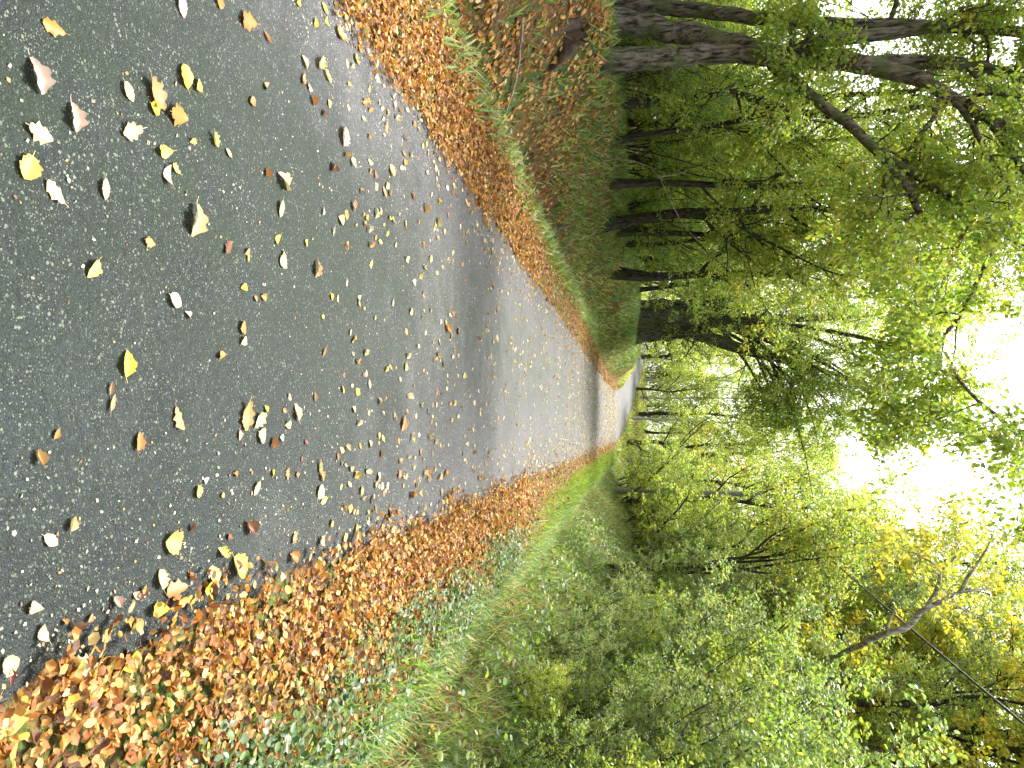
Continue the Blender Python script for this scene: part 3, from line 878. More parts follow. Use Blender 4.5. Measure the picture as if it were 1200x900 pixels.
tr = [("slim", 8.3, 12.0, .9, "slim green tree behind the thicket at the photo's bottom right corner"),
      ("yellow", 7.4, 18.6, 1.0, "golden-yellow tree behind the leaning pale limb"),
      ("ash", 8.6, 21.0, .82, "grey-green tree behind the fan of dark forked stems"),
      ("lime", 8.0, 27.0, .92, "lime-yellow tree crossed by the black cable near the sky gap"),
      ("slim_b", 5.6, 23.0, .72, "dark-stemmed tree leaning out above the bank near the cable"),
      ("ash", 5.6, 33.0, .85, "grey-green tree just behind the utility pole"),
      ("lime", 6.2, 44.0, .95, "pale yellow-green tree beyond the road bend"),
      ("yellow", 12.5, 19.0, 1.05, "yellow tree deep behind the thicket at the right edge"),
      ("broad", 12.5, 28.0, 1.0, "broad green tree deep behind the thicket"),
      ("ash", 11.0, 11.0, 1.0, "grey-green tree at the bottom edge behind the thicket"),
      ("broad", 10.0, 9.0, .95, "broad green tree overhanging the photo's bottom right corner"),
      ("slim_b", 8.6, 16.5, .95, "slender green tree between the leaning limb and the golden tree"),
      ("lime", 7.6, 31.0, .8, "pale tree between the golden tree and the utility pole"),
      ("broad", 8.0, 17.6, 1.1, "broad green tree rising over the bottom right corner behind the slim tree"),
      ("yellow", 7.2, 20.6, 1.12, "tall golden tree filling the right edge below the cable"),
      ("lime", 8.6, 24.0, 1.25, "tall pale tree behind the golden trees"),
      ("broad", 7.8, 24.6, .95, "broad green tree between the golden trees and the hazel"),
      ("lime", 8.2, 34.5, 1.1, "tall pale tree behind the utility pole"),
      ("slim_b", 4.7, 26.5, 1.0, "green tree leaning over the road between the hazel and the pole"),
      ("lime", 4.5, 30.5, 1.05, "pale yellow-green tree hiding the upper part of the utility pole"),
      ("ash", 5.6, 24.0, .9, "grey-green tree on the bank top overhanging the bright grass strip"),
      ("slim", 6.8, 19.4, 1.0, "slim green tree behind the cable and the leaning limb"),
      ("lime", 3.6, 41.0, 1.2, "pale tree closing the view beyond the pole"),
      ("slim_b", 8.0, 14.2, 1.0, "slender tree behind the leaning pale limb at the right edge"),
      ("ash", 5.8, 34.5, 1.2, "tall grey-green tree beside the sky gap"),
      ("lime", 6.6, 39.0, 1.4, "tall pale tree far behind the utility pole"),
      ("broad", 7.8, 33.5, 1.35, "tall broad tree behind the lime-yellow tree"),
      ("yellow", 7.6, 29.5, 1.2, "tall yellowing tree below the sky gap, behind the cable"),
      ("yellow", 7.6, 16.2, .85, "small golden tree right behind the leaning pale limb"),
      ("slim_b", 8.6, 11.6, .85, "slender green tree over the bright lime-leaved shrub"),
      ("ash", 6.3, 18.6, .72, "grey-green tree above the leaning limb, crossed by the cable"),
      ("yellow", 6.6, 23.0, .8, "golden tree just beside the dark forked stems"),
      ("slim", 5.9, 28.0, .8, "small green tree between the hazel and the utility pole"),
      ("lime", 11.5, 37.0, 1.1, "pale tree behind the golden-yellow tree")]
for k, x, y, s, lb_ in tr:
    plant(k, x, y, lb_, s, RW)

# trees round the clearing at the end of the road
plant("birch", at(750, 445, 84)[0], 84, "white-stemmed birch at the end of the road, highest in the photo", 1.1, "birches at the end of the road")
plant("birch", at(750, 466, 80)[0], 80, "white-stemmed birch in the middle of the gap at the road's end", 1.1, "birches at the end of the road")
plant("birch", at(750, 490, 66)[0], 66, "stout white-stemmed birch nearest the road at its bend", 1.0, "birches at the end of the road")
for i, (x, y, k, s) in enumerate(((-4, 74, "lime", .9), (2.5, 66, "lime", .95), (5.5, 56, "lime", 1.0), (-9, 78, "lime", 1.0), (8, 70, "yellow", 1.1), (0, 84, "broad", 1.0), (-15, 70, "lime", 1.1), (-14, 56, "lime", 1.1),
                                  (-20, 62, "broad", 1.2), (13, 58, "lime", 1.2), (13, 48, "broad", 1.2), (-6, 92, "broad", 1.1), (6, 88, "lime", 1.1), (-12, 88, "ash", 1.0), (-3, 95, "ash", 1.0), (3, 93, "ash", 1.1), (-18, 82, "ash", 1.1), (-7, 96, "hazel", 1.6), (-2, 90, "hazel", 1.5), (3.5, 80, "hazel", 1.5), (-11, 93, "hazel", 1.7), (8, 78, "hazel", 1.5), (-15, 90, "hazel", 1.6), (4, 60, "lime_shrub", 1.5), (0.8, 60, "lime", 1.25), (3.4, 52, "broad", 1.1), (5.4, 48, "lime", 1.25), (-1.5, 76, "broad", 1.35), (2, 74, "yellow", 1.4), (-8, 84, "lime", 1.4), (9, 62, "broad", 1.4), (9, 52, "lime", 1.35), (6, 68, "lime_shrub", 2.0))):
    plant(k, x, y, f"distant {size_word(s)} {KINDWORD[k]} at the road's end, {where(x, y, 4)}", s, "distant trees at the end of the road")

# far wood behind everything, one mass
def far_wood():
    rg = np.random.default_rng(51)
    P = []
    for x0, x1, y0, y1, h, n in ((-75, 75, 98, 116, 17, 48000), (-45, 28, 95, 99, 5, 14000), (-30, 25, 100, 112, 9, 12000), (-64, -46, -6, 100, 12, 34000), (20, 40, -6, 100, 14, 30000)):
        nc = n // 60
        c = np.stack([rg.uniform(x0, x1, nc), rg.uniform(y0, y1, nc), rg.uniform(0.02, 1, nc) * h], -1)
        c[:, 2] += ground(c[:, 0], np.clip(c[:, 1], -6, 130)) * 0 + 1.2
        P.append((c[:, None, :] + rg.normal(size=(nc, 60, 3)) * np.array((1.3, 1.3, 0.9))).reshape(-1, 3))
    P = np.concatenate(P)
    n = len(P)
    pal = np.array(GREEN_YELLOW + DEEP + FRESH)
    T = pal[np.repeat(rg.integers(0, len(pal), n // 60 + 1), 60)[:n]] * rg.uniform(.75, 1.2, (n, 1))
    D = rg.normal(size=(n, 3)); D[:, 2] -= .5
    N = np.array((0, 0, .8)) + rg.normal(size=(n, 3)) * .5
    me = scatter_mesh("far_wood", P, D, N, rg.uniform(.22, .42, n), T, "kite", rng=rg)
    tag(link("far_wood", me, None, M["leaf"]), "distant mass of green and yellow woodland foliage closing the view", "woodland", kind="stuff")


far_wood()


# ------------------------------------------------------------------ ground cover
def sample(n, x0, x1, y0, y1, dens, rng, ypow=1.0):
    x = rng.uniform(x0, x1, n); y = y0 + (y1 - y0) * rng.uniform(0, 1, n) ** ypow
    k = rng.uniform(0, 1, n) < dens(x, y)
    return x[k], y[k]


DEAD = np.array([(0.36, 0.155, 0.03), (0.45, 0.225, 0.055), (0.26, 0.10, 0.025), (0.49, 0.30, 0.11), (0.54, 0.40, 0.17), (0.11, 0.05, 0.022), (0.46, 0.29, 0.04)])
DEAD_W = [.21, .18, .19, .13, .07, .18, .04]


def lay_leaves(name, x, y, size, pal, wts, rng, label, lift=(0.0, 0.03), tilt=0.35, zfun=surface, grow=0.0):
    n = len(x)
    P = np.stack([x, y, zfun(x, y) + rng.uniform(lift[0], lift[1], n)], -1)
    a = rng.uniform(0, 6.28, n)
    e = 0.05
    gx_ = (zfun(x + e, y) - zfun(x - e, y)) / (2 * e); gy_ = (zfun(x, y + e) - zfun(x, y - e)) / (2 * e)
    N = np.stack([-np.clip(gx_, -1.5, 1.5), -np.clip(gy_, -1.5, 1.5), np.ones(n)], -1) + rng.normal(size=(n, 3)) * tilt
    D = np.stack([np.cos(a), np.sin(a), gx_ * np.cos(a) + gy_ * np.sin(a)], -1) + rng.normal(size=(n, 3)) * tilt * 0.4
    T = pal[rng.choice(len(pal), n, p=wts)] * rng.uniform(.75, 1.2, (n, 1)) * rng.uniform(.93, 1.07, (n, 3))
    S = rng.uniform(size[0], size[1], n) * (1 + grow * np.clip(y, 0, 40) / 40)
    me = scatter_mesh(name, P, D, N, S, T, "curl", W=rng.uniform(.75, 1.25, n), rng=rng)
    tag(link(name, me, None, M["dead"]), label, "leaves", kind="stuff")


rl = np.random.default_rng(61)
# drift along the far edge of the road (top of the photo)
def dl(x, y):
    L = -(x - road_x(y)); w = 0.10 * wavy(x, y, 1.6, 7)
    return sstep(1.30 + w, 1.66 + w, L) * (1 - 0.72 * sstep(2.25, 2.75 + w, L)) * (0.75 + 0.35 * wavy(x, y, 0.7, 15))
x, y = sample(40000, -3.7, -1.9, 2.6, 12, dl, rl, 1.25)
x2, y2 = sample(13000, -3.9, -1.9, 12, 47, dl, rl, 1.4)
lay_leaves("leaf_drift", np.concatenate([x, x2]), np.concatenate([y, y2]), (.020, .050), DEAD, DEAD_W, rl, "orange-brown leaf drift along the upper edge of the road", (0.0, 0.045), .55, grow=.7)
# drift along the near edge (bottom of the photo)
def dr(x, y):
    R = x - road_x(y); w = 0.12 * wavy(x, y, 1.3, 19)
    far = sstep(9, 16, y)
    return sstep(1.36 + w, 1.66 + w, R) * (1 - (0.82 + .1 * far) * sstep(1.98 - 0.1 * far, 2.25 - 0.1 * far + w, R)) * (0.8 + 0.3 * wavy(x, y, 0.6, 3))
x, y = sample(54000, 0.35, 2.4, 1.0, 11, dr, rl, 1.2)
x2, y2 = sample(12000, 0.3, 2.2, 11, 46, dr, rl, 1.4)
lay_leaves("leaf_drift", np.concatenate([x, x2]), np.concatenate([y, y2]), (.020, .050), DEAD, DEAD_W, rl, "orange-brown leaf drift along the lower edge of the road", (0.0, 0.05), .55, grow=.7)
# litter on the leafy bank and in its ditch
BANK = DEAD * np.array((1.25, 1.3, 1.4))  # dead-leaf colours lightened to stand in for light the canopy keeps off the bank
def db(x, y):
    L = -(x - road_x(y))
    return sstep(2.7, 3.4, L) * (0.62 + 0.6 * wavy(x, y, 1.7, 27)) * (1 - .75 * sstep(10, 18, y))
x, y = sample(48000, -10, -3.4, 3.5, 27, db, rl, 1.25)
lay_leaves("leaf_litter", x, y, (.05, .10), BANK, DEAD_W, rl, "brown leaf litter covering the bank below the many-stemmed tree", (0.0, 0.03), .4, zfun=ground)
def db2(x, y):
    R = x - road_x(y)
    return sstep(2.0, 2.8, R) * (0.13 + 0.25 * wavy(x, y, 1.2, 33))
x, y = sample(9000, 1.3, 5.5, 2.0, 20, db2, rl, 1.1)
lay_leaves("leaf_litter", x, y, (.05, .09), DEAD, DEAD_W, rl, "scattered brown leaves among the grass of the lower bank", (0.01, 0.05), .4, zfun=ground)
# far leaves thinly covering the road before the bend, small leaves everywhere
ROADPAL = np.array([(0.48, 0.38, 0.18), (0.46, 0.32, 0.06), (0.42, 0.21, 0.05), (0.52, 0.43, 0.28), (0.26, 0.11, 0.04)])
def dfar(x, y):
    s = np.abs(x - road_x(y))
    return (s < 1.5) * np.clip(0.34 + .20 * sstep(8, 20, y) + .55 * sstep(30, 42, y) + .55 * sstep(.7, 1.5, s) + .35 * wavy(x, y, 2.2, 29), 0, 1)
x, y = sample(8200, -3.0, 1.0, 3.9, 47, dfar, rl, 1.25)
lay_leaves("leaf_scatter", x, y, (.028, .065), ROADPAL, [.3, .2, .2, .2, .1], rl, "thin scatter of small pale leaves over the far road", (0.002, 0.010), .22, grow=.5)


def debris():
    rg = np.random.default_rng(63)
    def dd(x, y):
        s = x - road_x(y)
        return (np.abs(s) < 1.52) * np.clip(.16 + .75 * sstep(.7, 1.5, np.abs(s)) + .35 * wavy(x, y, 1.1, 9), 0, 1)
    x, y = sample(13000, -2.5, .85, 1.1, 16, dd, rg, 1.25)
    n = len(x)
    P = np.stack([x, y, road_top(x, y) + .003], -1)
    a = rg.uniform(0, 6.28, n)
    D = np.stack([np.cos(a), np.sin(a), rg.normal(size=n) * .15], -1)
    N = np.array((0, 0, 1.)) + rg.normal(size=(n, 3)) * .3
    pal = np.array([(0.55, 0.48, 0.33), (0.40, 0.36, 0.28), (0.45, 0.27, 0.10), (0.62, 0.56, 0.42), (0.16, 0.09, 0.05)])
    T = pal[rg.integers(0, 5, n)] * rg.uniform(.7, 1.15, (n, 1))
    me = scatter_mesh("leaf_crumbs", P, D, N, rg.uniform(.006, .018, n), T, "kite", W=rg.uniform(.8, 1.6, n), rng=rg)
    tag(link("leaf_crumbs", me, None, M["dead"]), "pale crumbs of leaf and grit strewn on the asphalt", "debris", kind="stuff")


debris()

# grass
rg_ = np.random.default_rng(71)
GR = np.array([(0.15, 0.26, 0.05), (0.11, 0.21, 0.045), (0.21, 0.31, 0.06), (0.28, 0.32, 0.10), (0.09, 0.17, 0.05), (0.17, 0.28, 0.10), (0.34, 0.31, 0.15)])
def lay_grass(name, x, y, size, pal, label, rng, bend=.45, width=1.0, grow=0.0):
    n = len(x)
    P = np.stack([x, y, ground(x, y) - .01], -1)
    a = rng.uniform(0, 6.28, n)
    D = np.stack([np.cos(a) * bend, np.sin(a) * bend, np.ones(n)], -1) * 1.0 + rng.normal(size=(n, 3)) * .18
    N = np.stack([np.cos(a), np.sin(a), -np.ones(n) * .6], -1)
    T = pal[rng.integers(0, len(pal), n)] * rng.uniform(.75, 1.25, (n, 1))
    g = 1 + grow * np.clip(y, 0, 40) / 40
    me = scatter_mesh(name, P, D, N, rng.uniform(size[0], size[1], n), T, "blade", W=rng.uniform(.8, 1.5, n) * width * g, rng=rng)
    return tag(link(name, me, None, M["grass"]), label, "grass", kind="stuff")


def gr_right(x, y):
    R = x - road_x(y)
    return sstep(2.2, 2.9, R) * np.clip(.72 + .5 * wavy(x, y, 1.0, 37), 0.1, 1) * (1 - .8 * sstep(5.2, 6.2, R))
x, y = sample(80000, 1.2, 6.0, 1.8, 20, gr_right, rg_, 1.15)
x2, y2 = sample(26000, 1.1, 5.6, 20, 50, gr_right, rg_, 1.1)
lay_grass("bank_grass", np.concatenate([x, x2]), np.concatenate([y, y2]), (.10, .30), GR * 1.15, "long rough grass covering the lower bank", rg_, width=1.0, bend=.6, grow=1.5)
def gr_strip(x, y):
    R = x - road_x(y)
    return sstep(1.75, 2.0, R) * (1 - sstep(2.6, 3.1, R)) * np.clip(.25 + .75 * sstep(11, 17, y) + .3 * wavy(x, y, 1.0, 2), 0, 1)
x, y = sample(30000, .8, 2.6, 3, 46, gr_strip, rg_, 1.0)
lay_grass("verge_grass", x, y, (.05, .13), np.array([(0.22, 0.37, 0.04), (0.18, 0.32, 0.035), (0.28, 0.40, 0.05)]), "bright green short grass strip beside the lower leaf drift", rg_, width=3.2, grow=.8)
x, y = sample(26000, -40, 20, 47, 96, lambda x, y: 1.0 * (np.abs(x - road_x(y)) > 1.7), rg_)
lay_grass("meadow_grass", x, y, (.2, .4), np.array([(0.24, 0.36, 0.06), (0.32, 0.42, 0.08), (0.38, 0.38, 0.12)]), "sunlit pale green meadow grass at the end of the road", rg_, width=9.0)
x, y = sample(16000, -46, -17, 8, 47, lambda x, y: 1.0 + 0 * x, rg_)
lay_grass("field_grass", x, y, (.2, .4), np.array([(0.26, 0.38, 0.07), (0.34, 0.42, 0.09)]), "pale open field grass glimpsed behind the wood", rg_, width=9.0)
def gr_left(x, y):
    x = np.asarray(x, float)
    L = -(x - road_x(y))
    v = sstep(2.05, 2.4, L) * (1 - sstep(2.8, 3.0, L)) * np.clip(.45 + .45 * wavy(x, y, .9, 13), 0, 1)
    fo = 1.1 * sstep(16, 28, y)
    b = sstep(3.3 - fo, 3.8 - fo, L) * np.clip(.12 + .85 * sstep(9, 16, y) + .35 * wavy(x, y, 1.5, 43), 0, 1)
    return np.maximum(v, b)
x, y = sample(80000, -8.5, -2.8, 3.2, 42, gr_left, rg_, 1.1)
lay_grass("bank_grass", x, y, (.09, .28), GR * np.array((1.15, 1.15, 1.15)), "dark rough grass on the upper bank and ditch edge", rg_, width=1.7, bend=.7, grow=2.0)
def gr_moss(x, y):
    L = -(x - road_x(y))
    return sstep(2.05, 2.2, L) * (1 - sstep(2.5, 2.75, L)) * sstep(10.5, 11.5, y) * (1 - sstep(15, 17, y))
x, y = sample(9000, -3.9, -2.7, 10, 17, gr_moss, rg_)
lay_grass("moss_patch", x, y, (.03, .07), np.array([(0.20, 0.30, 0.02), (0.15, 0.25, 0.02)]), "bright yellow-green mossy grass patch beside the upper leaf drift", rg_, width=5.0)


def ground_leaves(name, label, n, box, dens, size, pal, rng, lift, flat=.75, ypow=1.0, cat="ground cover"):
    x, y = sample(n, *box, dens, rng, ypow)
    n = len(x)
    P = np.stack([x, y, ground(x, y) + rng.uniform(lift[0], lift[1], n) ** 1.0], -1)
    a = rng.uniform(0, 6.28, n)
    D = np.stack([np.cos(a), np.sin(a), rng.uniform(-.4, .3, n)], -1)
    N = np.array((0, 0, flat)) + rng.normal(size=(n, 3)) * (1 - flat) * 1.2
    T = pal[rng.integers(0, len(pal), n)] * rng.uniform(.7, 1.25, (n, 1))
    me = scatter_mesh(name, P, D, N, rng.uniform(size[0], size[1], n), T, "oval", W=rng.uniform(1.0, 1.7, n), rng=rng)
    tag(link(name, me, None, M["leaf"]), label, cat, kind="stuff")


ri = np.random.default_rng(81)
IVY = np.array([(0.09, 0.17, 0.065), (0.06, 0.12, 0.04), (0.13, 0.22, 0.09), (0.18, 0.27, 0.07), (0.16, 0.23, 0.14)])
def d_ivy(x, y):
    R = x - road_x(y)
    return sstep(1.85, 2.15, R) * (1 - sstep(2.85, 3.1, R)) * np.clip(.62 + .75 * wavy(x, y, 1.1, 21), 0, 1) * (1 - sstep(9, 12, y))
ground_leaves("ivy_carpet", "creeping ivy carpet between the lower leaf drift and the grass bank", 26000, (.8, 2.4, 1.4, 12), d_ivy, (.025, .05), IVY, ri, (.02, .09))
def d_herb(x, y):
    R = x - road_x(y)
    return sstep(2.9, 3.3, R) * (1 - sstep(5.5, 6.3, R)) * np.clip(.5 + .65 * wavy(x, y, .9, 35), 0, 1)
ground_leaves("bank_herbs", "leafy nettles and bramble scattered over the lower bank", 30000, (1.8, 6.0, 2.0, 24), d_herb, (.04, .085),
              np.concatenate([IVY, np.array(GREY_GREEN), np.array(GREEN_YELLOW[:2])]), ri, (.03, .42), flat=.6, ypow=1.15)
def d_herb_l(x, y):
    L = -(x - road_x(y))
    return sstep(2.5, 3.0, L) * np.clip(.03 + .32 * wavy(x, y, 1.0, 45), 0, 1)
ground_leaves("bank_herbs", "dark herbs and ivy scattered over the upper leafy bank and ditch", 14000, (-9, -3.1, 3.2, 26), d_herb_l, (.04, .08), IVY, ri, (.02, .16), flat=.6, ypow=1.2)


# ------------------------------------------------------------------ sticks, stump, log
def stick(name, label, pts, rad, mat, cat="stick", twigs=()):
    base = np.asarray(pts[0], float)
    p, q = smooth_path(np.asarray(pts) - base, rad, 16)
    rg = np.random.default_rng(len(label))
    p = p + rg.normal(size=p.shape) * (q * .35)[:, None]
    root = empty(name, base)
    tag(root, label, cat)
    link("shaft", Tubes().add(p, q, 8, .06, rg).mesh(name), root, mat)
    for t in twigs:
        tp, tq = smooth_path(np.asarray(t) - base, np.linspace(.012, .004, len(t)), 8)
        link("side_twig", Tubes().add(tp, tq, 5).mesh(name), root, mat)
    return root


UPZ = np.array((0, 0, 1.0))


def gpt(px, py, d, dz=0.03):
    p = at(px, py, d)
    return np.array((p[0], d, float(ground(p[0], d)) + dz))


stick("fallen_stick", "thin pale stick lying along the dark ditch below the leafy bank",
      [ray_ground(609, 22) + UPZ * .03, ray_ground(604, 62) + UPZ * .05, ray_ground(598, 100) + UPZ * .05, ray_ground(588, 138) + UPZ * .03], [.016, .016, .014, .010], M["dead_wood"])
stick("fallen_stick", "short bleached stick poking from the grass at the ditch edge",
      [ray_ground(651, 268) - UPZ * .03, ray_ground(652, 267) + UPZ * .12, ray_ground(654, 265) + UPZ * .25], [.03, .028, .02], M["dead_wood"])
stick("dead_branch", "slender bleached dead branch slanting through the leaves before the wood",
      [at(735, 180, 13) + np.array((0, 0, -.6)), at(760, 195, 12.8), at(785, 235, 12.6), at(800, 262, 12.5), at(820, 285, 12.5)], [.008, .007, .006, .005, .003], M["dead_wood"], "branch",
      twigs=([at(770, 207, 12.7), at(790, 205, 12.6), at(806, 200, 12.5)],))
stick("dead_branch", "bleached dead branch slanting out of the thicket at the bottom edge",
      [gpt(740, 880, 8.3, -.1), at(790, 862, 8.2), at(825, 850, 8.1), at(850, 838, 8.0), at(868, 822, 7.9)], [.014, .012, .010, .008, .004], M["dead_wood"], "branch",
      twigs=([at(825, 850, 8.1), at(845, 862, 8.0), at(870, 866, 8.0)], [at(800, 858, 8.15), at(812, 840, 8.1), at(830, 826, 8.0)]))


def stump():
    rg = np.random.default_rng(91)
    c = ray_ground(676, 28) - np.array((0, 0, .12))
    z0 = c[2]
    root = empty("rotten_stump", c)
    tag(root, "dark rotten stump with a hollow on the bank under the many-stemmed tree", "stump")
    def shell(r0, r1, h0, h1, name):
        t = Tubes()
        z = np.linspace(h0, h1, 8)
        p = np.stack([.02 * np.sin(z * 9), .02 * np.cos(z * 7), z], -1)
        t.add(p, np.linspace(r0, r1, 8), 22, .07, rg)
        V = t.V[0]
        top = V[:, 2] > h1 - .02
        V[top, 2] += rg.uniform(-.09, .06, top.sum())
        return link(name, t.mesh(name), root, M["rotten"])
    shell(.30, .22, -.25, .22, "shell")
    shell(.17, .15, .06, .20, "hollow_core")
    for a in (0.3, 1.5, 2.7, 4.0, 5.2):
        p = [(math.cos(a) * .15, math.sin(a) * .15, .10), (math.cos(a) * .32, math.sin(a + .1) * .32, -.04), (math.cos(a + .2) * .46, math.sin(a + .2) * .46, -.18), (math.cos(a + .3) * .6, math.sin(a + .3) * .6, -.4)]
        pp, qq = smooth_path(p, [.11, .08, .055, .03], 10)
        link("root", Tubes().add(pp, qq, 8, .05, rg).mesh("root"), root, M["rotten"])


stump()


def log_pile():
    c = ray_ground(733, 541)
    root = empty("cut_log", c, 0.9, .75)
    tag(root, "small weathered cut log lying on the bank above the bright grass strip", "log")
    p, q = smooth_path([(-.5, -.15, .22), (-.1, 0, .26), (.35, .12, .30), (.6, .2, .34)], [.12, .115, .11, .10], 12)
    t = Tubes().add(p, q, 14, .03)
    link("log_body", t.mesh("log_body"), root, M["bark"])
    for i, e in ((0, -1), (-1, 1)):
        d = norm(p[1] - p[0])
        pp = np.stack([p[i] - d * .004 * 1, p[i] + d * .004 * e, p[i] + d * .006 * e])
        link("sawn_end", Tubes().add(pp, np.array([q[i] * .97, q[i] * .97, .002]), 14).mesh("sawn_end"), root, M["pale_bark"])
    pp, qq = smooth_path([(.1, 0, .32), (.18, .02, .5), (.3, .0, .72)], [.035, .028, .018], 8)
    link("branch_stub", Tubes().add(pp, qq, 7).mesh("branch_stub"), root, M["bark"])


log_pile()


# ------------------------------------------------------------------ pole and cables
def utility_pole(x, y, h, label):
    z = float(ground(x, y))
    root = empty("utility_pole", (x, y, z))
    tag(root, label, "pole")
    pz = np.linspace(-.5, h, 10)
    link("shaft", Tubes().add(np.stack([pz * .004, pz * 0, pz], -1), np.linspace(.15, .10, 10), 14).mesh("shaft"), root, M["pole"])
    link("shaft_cap", Tubes().add(np.array([(h * .004, 0, h), (h * .004, 0, h + .03), (h * .004, 0, h + .06)]), np.array([.105, .09, .004]), 14).mesh("shaft_cap"), root, M["pole"])
    link("crossarm", Tubes().add(np.array([(-.2, -.13, h - .35), (0, -.13, h - .35), (.2, -.13, h - .35)]), np.array([.05, .05, .05]), 4).mesh("crossarm"), root, M["pole"])
    ins = []
    for dx in (-.17, .17):
        p = np.array([(dx, -.13, h - .30 + k) for k in (0, .02, .04, .07, .09, .12, .14, .16)])
        link("insulator", Tubes().add(p, np.array([.015, .035, .02, .045, .022, .045, .03, .004]), 10).mesh("insulator"), root, M["ceramic"])
        ins.append((x + dx, y - .13, z + h - .15))
    return ins


insA = utility_pole(2.95, 38.5, 6.9, "pale wooden utility pole standing by the shrubs at the road bend")
insB = utility_pole(6.3, 46, 6.8, "second pale pole hidden among the trees past the bend")


def cable(label, a, b, sag, r):
    t = np.linspace(0, 1, 60)
    a, b = np.array(a), np.array(b)
    p = a[None] * (1 - t[:, None]) + b[None] * t[:, None]
    p[:, 2] -= sag * 4 * t * (1 - t)
    tag(link("overhead_cable", Tubes().add(p, np.full(60, r), 8).mesh("overhead_cable"), None, M["cable"]), label, "cable")


pa = at(1200, 829, 10.8)
dirn = pa - np.array(insA[0])
cable("thick black overhead cable crossing the yellow trees to the photo's right edge", insA[0], np.array(insA[0]) + dirn * 1.5, .28, .017)
cable("thin dark overhead wire half hidden in the thicket foliage", insB[0], (5.6, -4, 7.6), .25, .008)


# ------------------------------------------------------------------ single fallen leaves
def leaf_mesh(name, prof, curl, rng, stem=.22, segs=12):
    ts = np.linspace(0, 1, segs + 1)
    V, Q = [], []
    for t in ts:
        w = max(prof(t), .004)
        zc = curl[0] * (t - .5) ** 2 + curl[2] * math.sin(t * 5)
        wl_, wr_ = w * rng.uniform(.85, 1.12), w * rng.uniform(.85, 1.12)
        V += [(-wl_, t, zc + curl[1] * wl_ * 1.6 + rng.normal() * .012), (-wl_ * .5, t, zc + curl[1] * wl_ * .3 + .012), (0, t, zc), (wr_ * .5, t, zc + curl[1] * wr_ * .3 + .012), (wr_, t, zc + curl[1] * wr_ * 1.6 + rng.normal() * .012)]
    for i in range(segs):
        for j in range(4):
            a = i * 5 + j
            Q.append((a, a + 1, a + 6, a + 5))
    n = len(V)
    z0 = curl[0] * .25
    V += [(-.012, 0, z0), (.012, 0, z0), (.03, -stem, z0 + .05), (.012, -stem, z0 + .05)]
    Q.append((n, n + 1, n + 2, n + 3))
    V = np.array(V) - np.array((0, .5, min(v[2] for v in V)))
    return mesh_np(name, V, np.array(Q), np.arange(len(Q)) * 4, smooth=True)


rm = np.random.default_rng(101)
oak = lambda t: .30 * math.sin(math.pi * min(1, t * .93 + .05)) ** .7 * (1 + .22 * math.sin(t * 19 + .5)) * (.7 + .5 * t)
ovate = lambda t: .33 * math.sin(math.pi * t) ** .75 * (1.12 - .3 * t)
narrow = lambda t: .17 * math.sin(math.pi * t) ** .8
broad = lambda t: .46 * math.sin(math.pi * t) ** .6 * (1 + .12 * math.sin(t * 23))
MESHES = {"oak": [leaf_mesh("oak_leaf", oak, (.5, .25, .02), rm, segs=13), leaf_mesh("oak_leaf", oak, (.2, -.15, .03), rm, segs=13), leaf_mesh("oak_leaf", oak, (-.3, .45, .02), rm, segs=13)],
          "ovate": [leaf_mesh("ovate_leaf", ovate, (.3, .2, .01), rm), leaf_mesh("ovate_leaf", ovate, (.1, .35, .02), rm), leaf_mesh("ovate_leaf", ovate, (.8, -.1, .0), rm)],
          "narrow": [leaf_mesh("narrow_leaf", narrow, (.4, .5, .0), rm)],
          "broad": [leaf_mesh("broad_leaf", broad, (.4, .3, .03), rm), leaf_mesh("broad_leaf", broad, (.15, .15, .04), rm)],
          "curled": [leaf_mesh("curled_leaf", ovate, (.9, .7, .05), rm), leaf_mesh("curled_leaf", oak, (.7, .55, .05), rm, segs=13)]}
for ms in MESHES.values():
    for me in ms:
        me.materials.append(M["one"])
COLOURS = {"c": ("cream", (0.52, 0.42, 0.22)), "y": ("pale yellow", (0.52, 0.41, 0.10)), "Y": ("bright yellow", (0.52, 0.43, 0.03)), "t": ("tan", (0.38, 0.22, 0.08)),
           "o": ("orange", (0.40, 0.17, 0.03)), "p": ("pinkish pale", (0.50, 0.36, 0.27)), "w": ("whitish", (0.54, 0.49, 0.39)), "b": ("brown", (0.17, 0.07, 0.03)), "r": ("dark red", (0.14, 0.03, 0.022))}
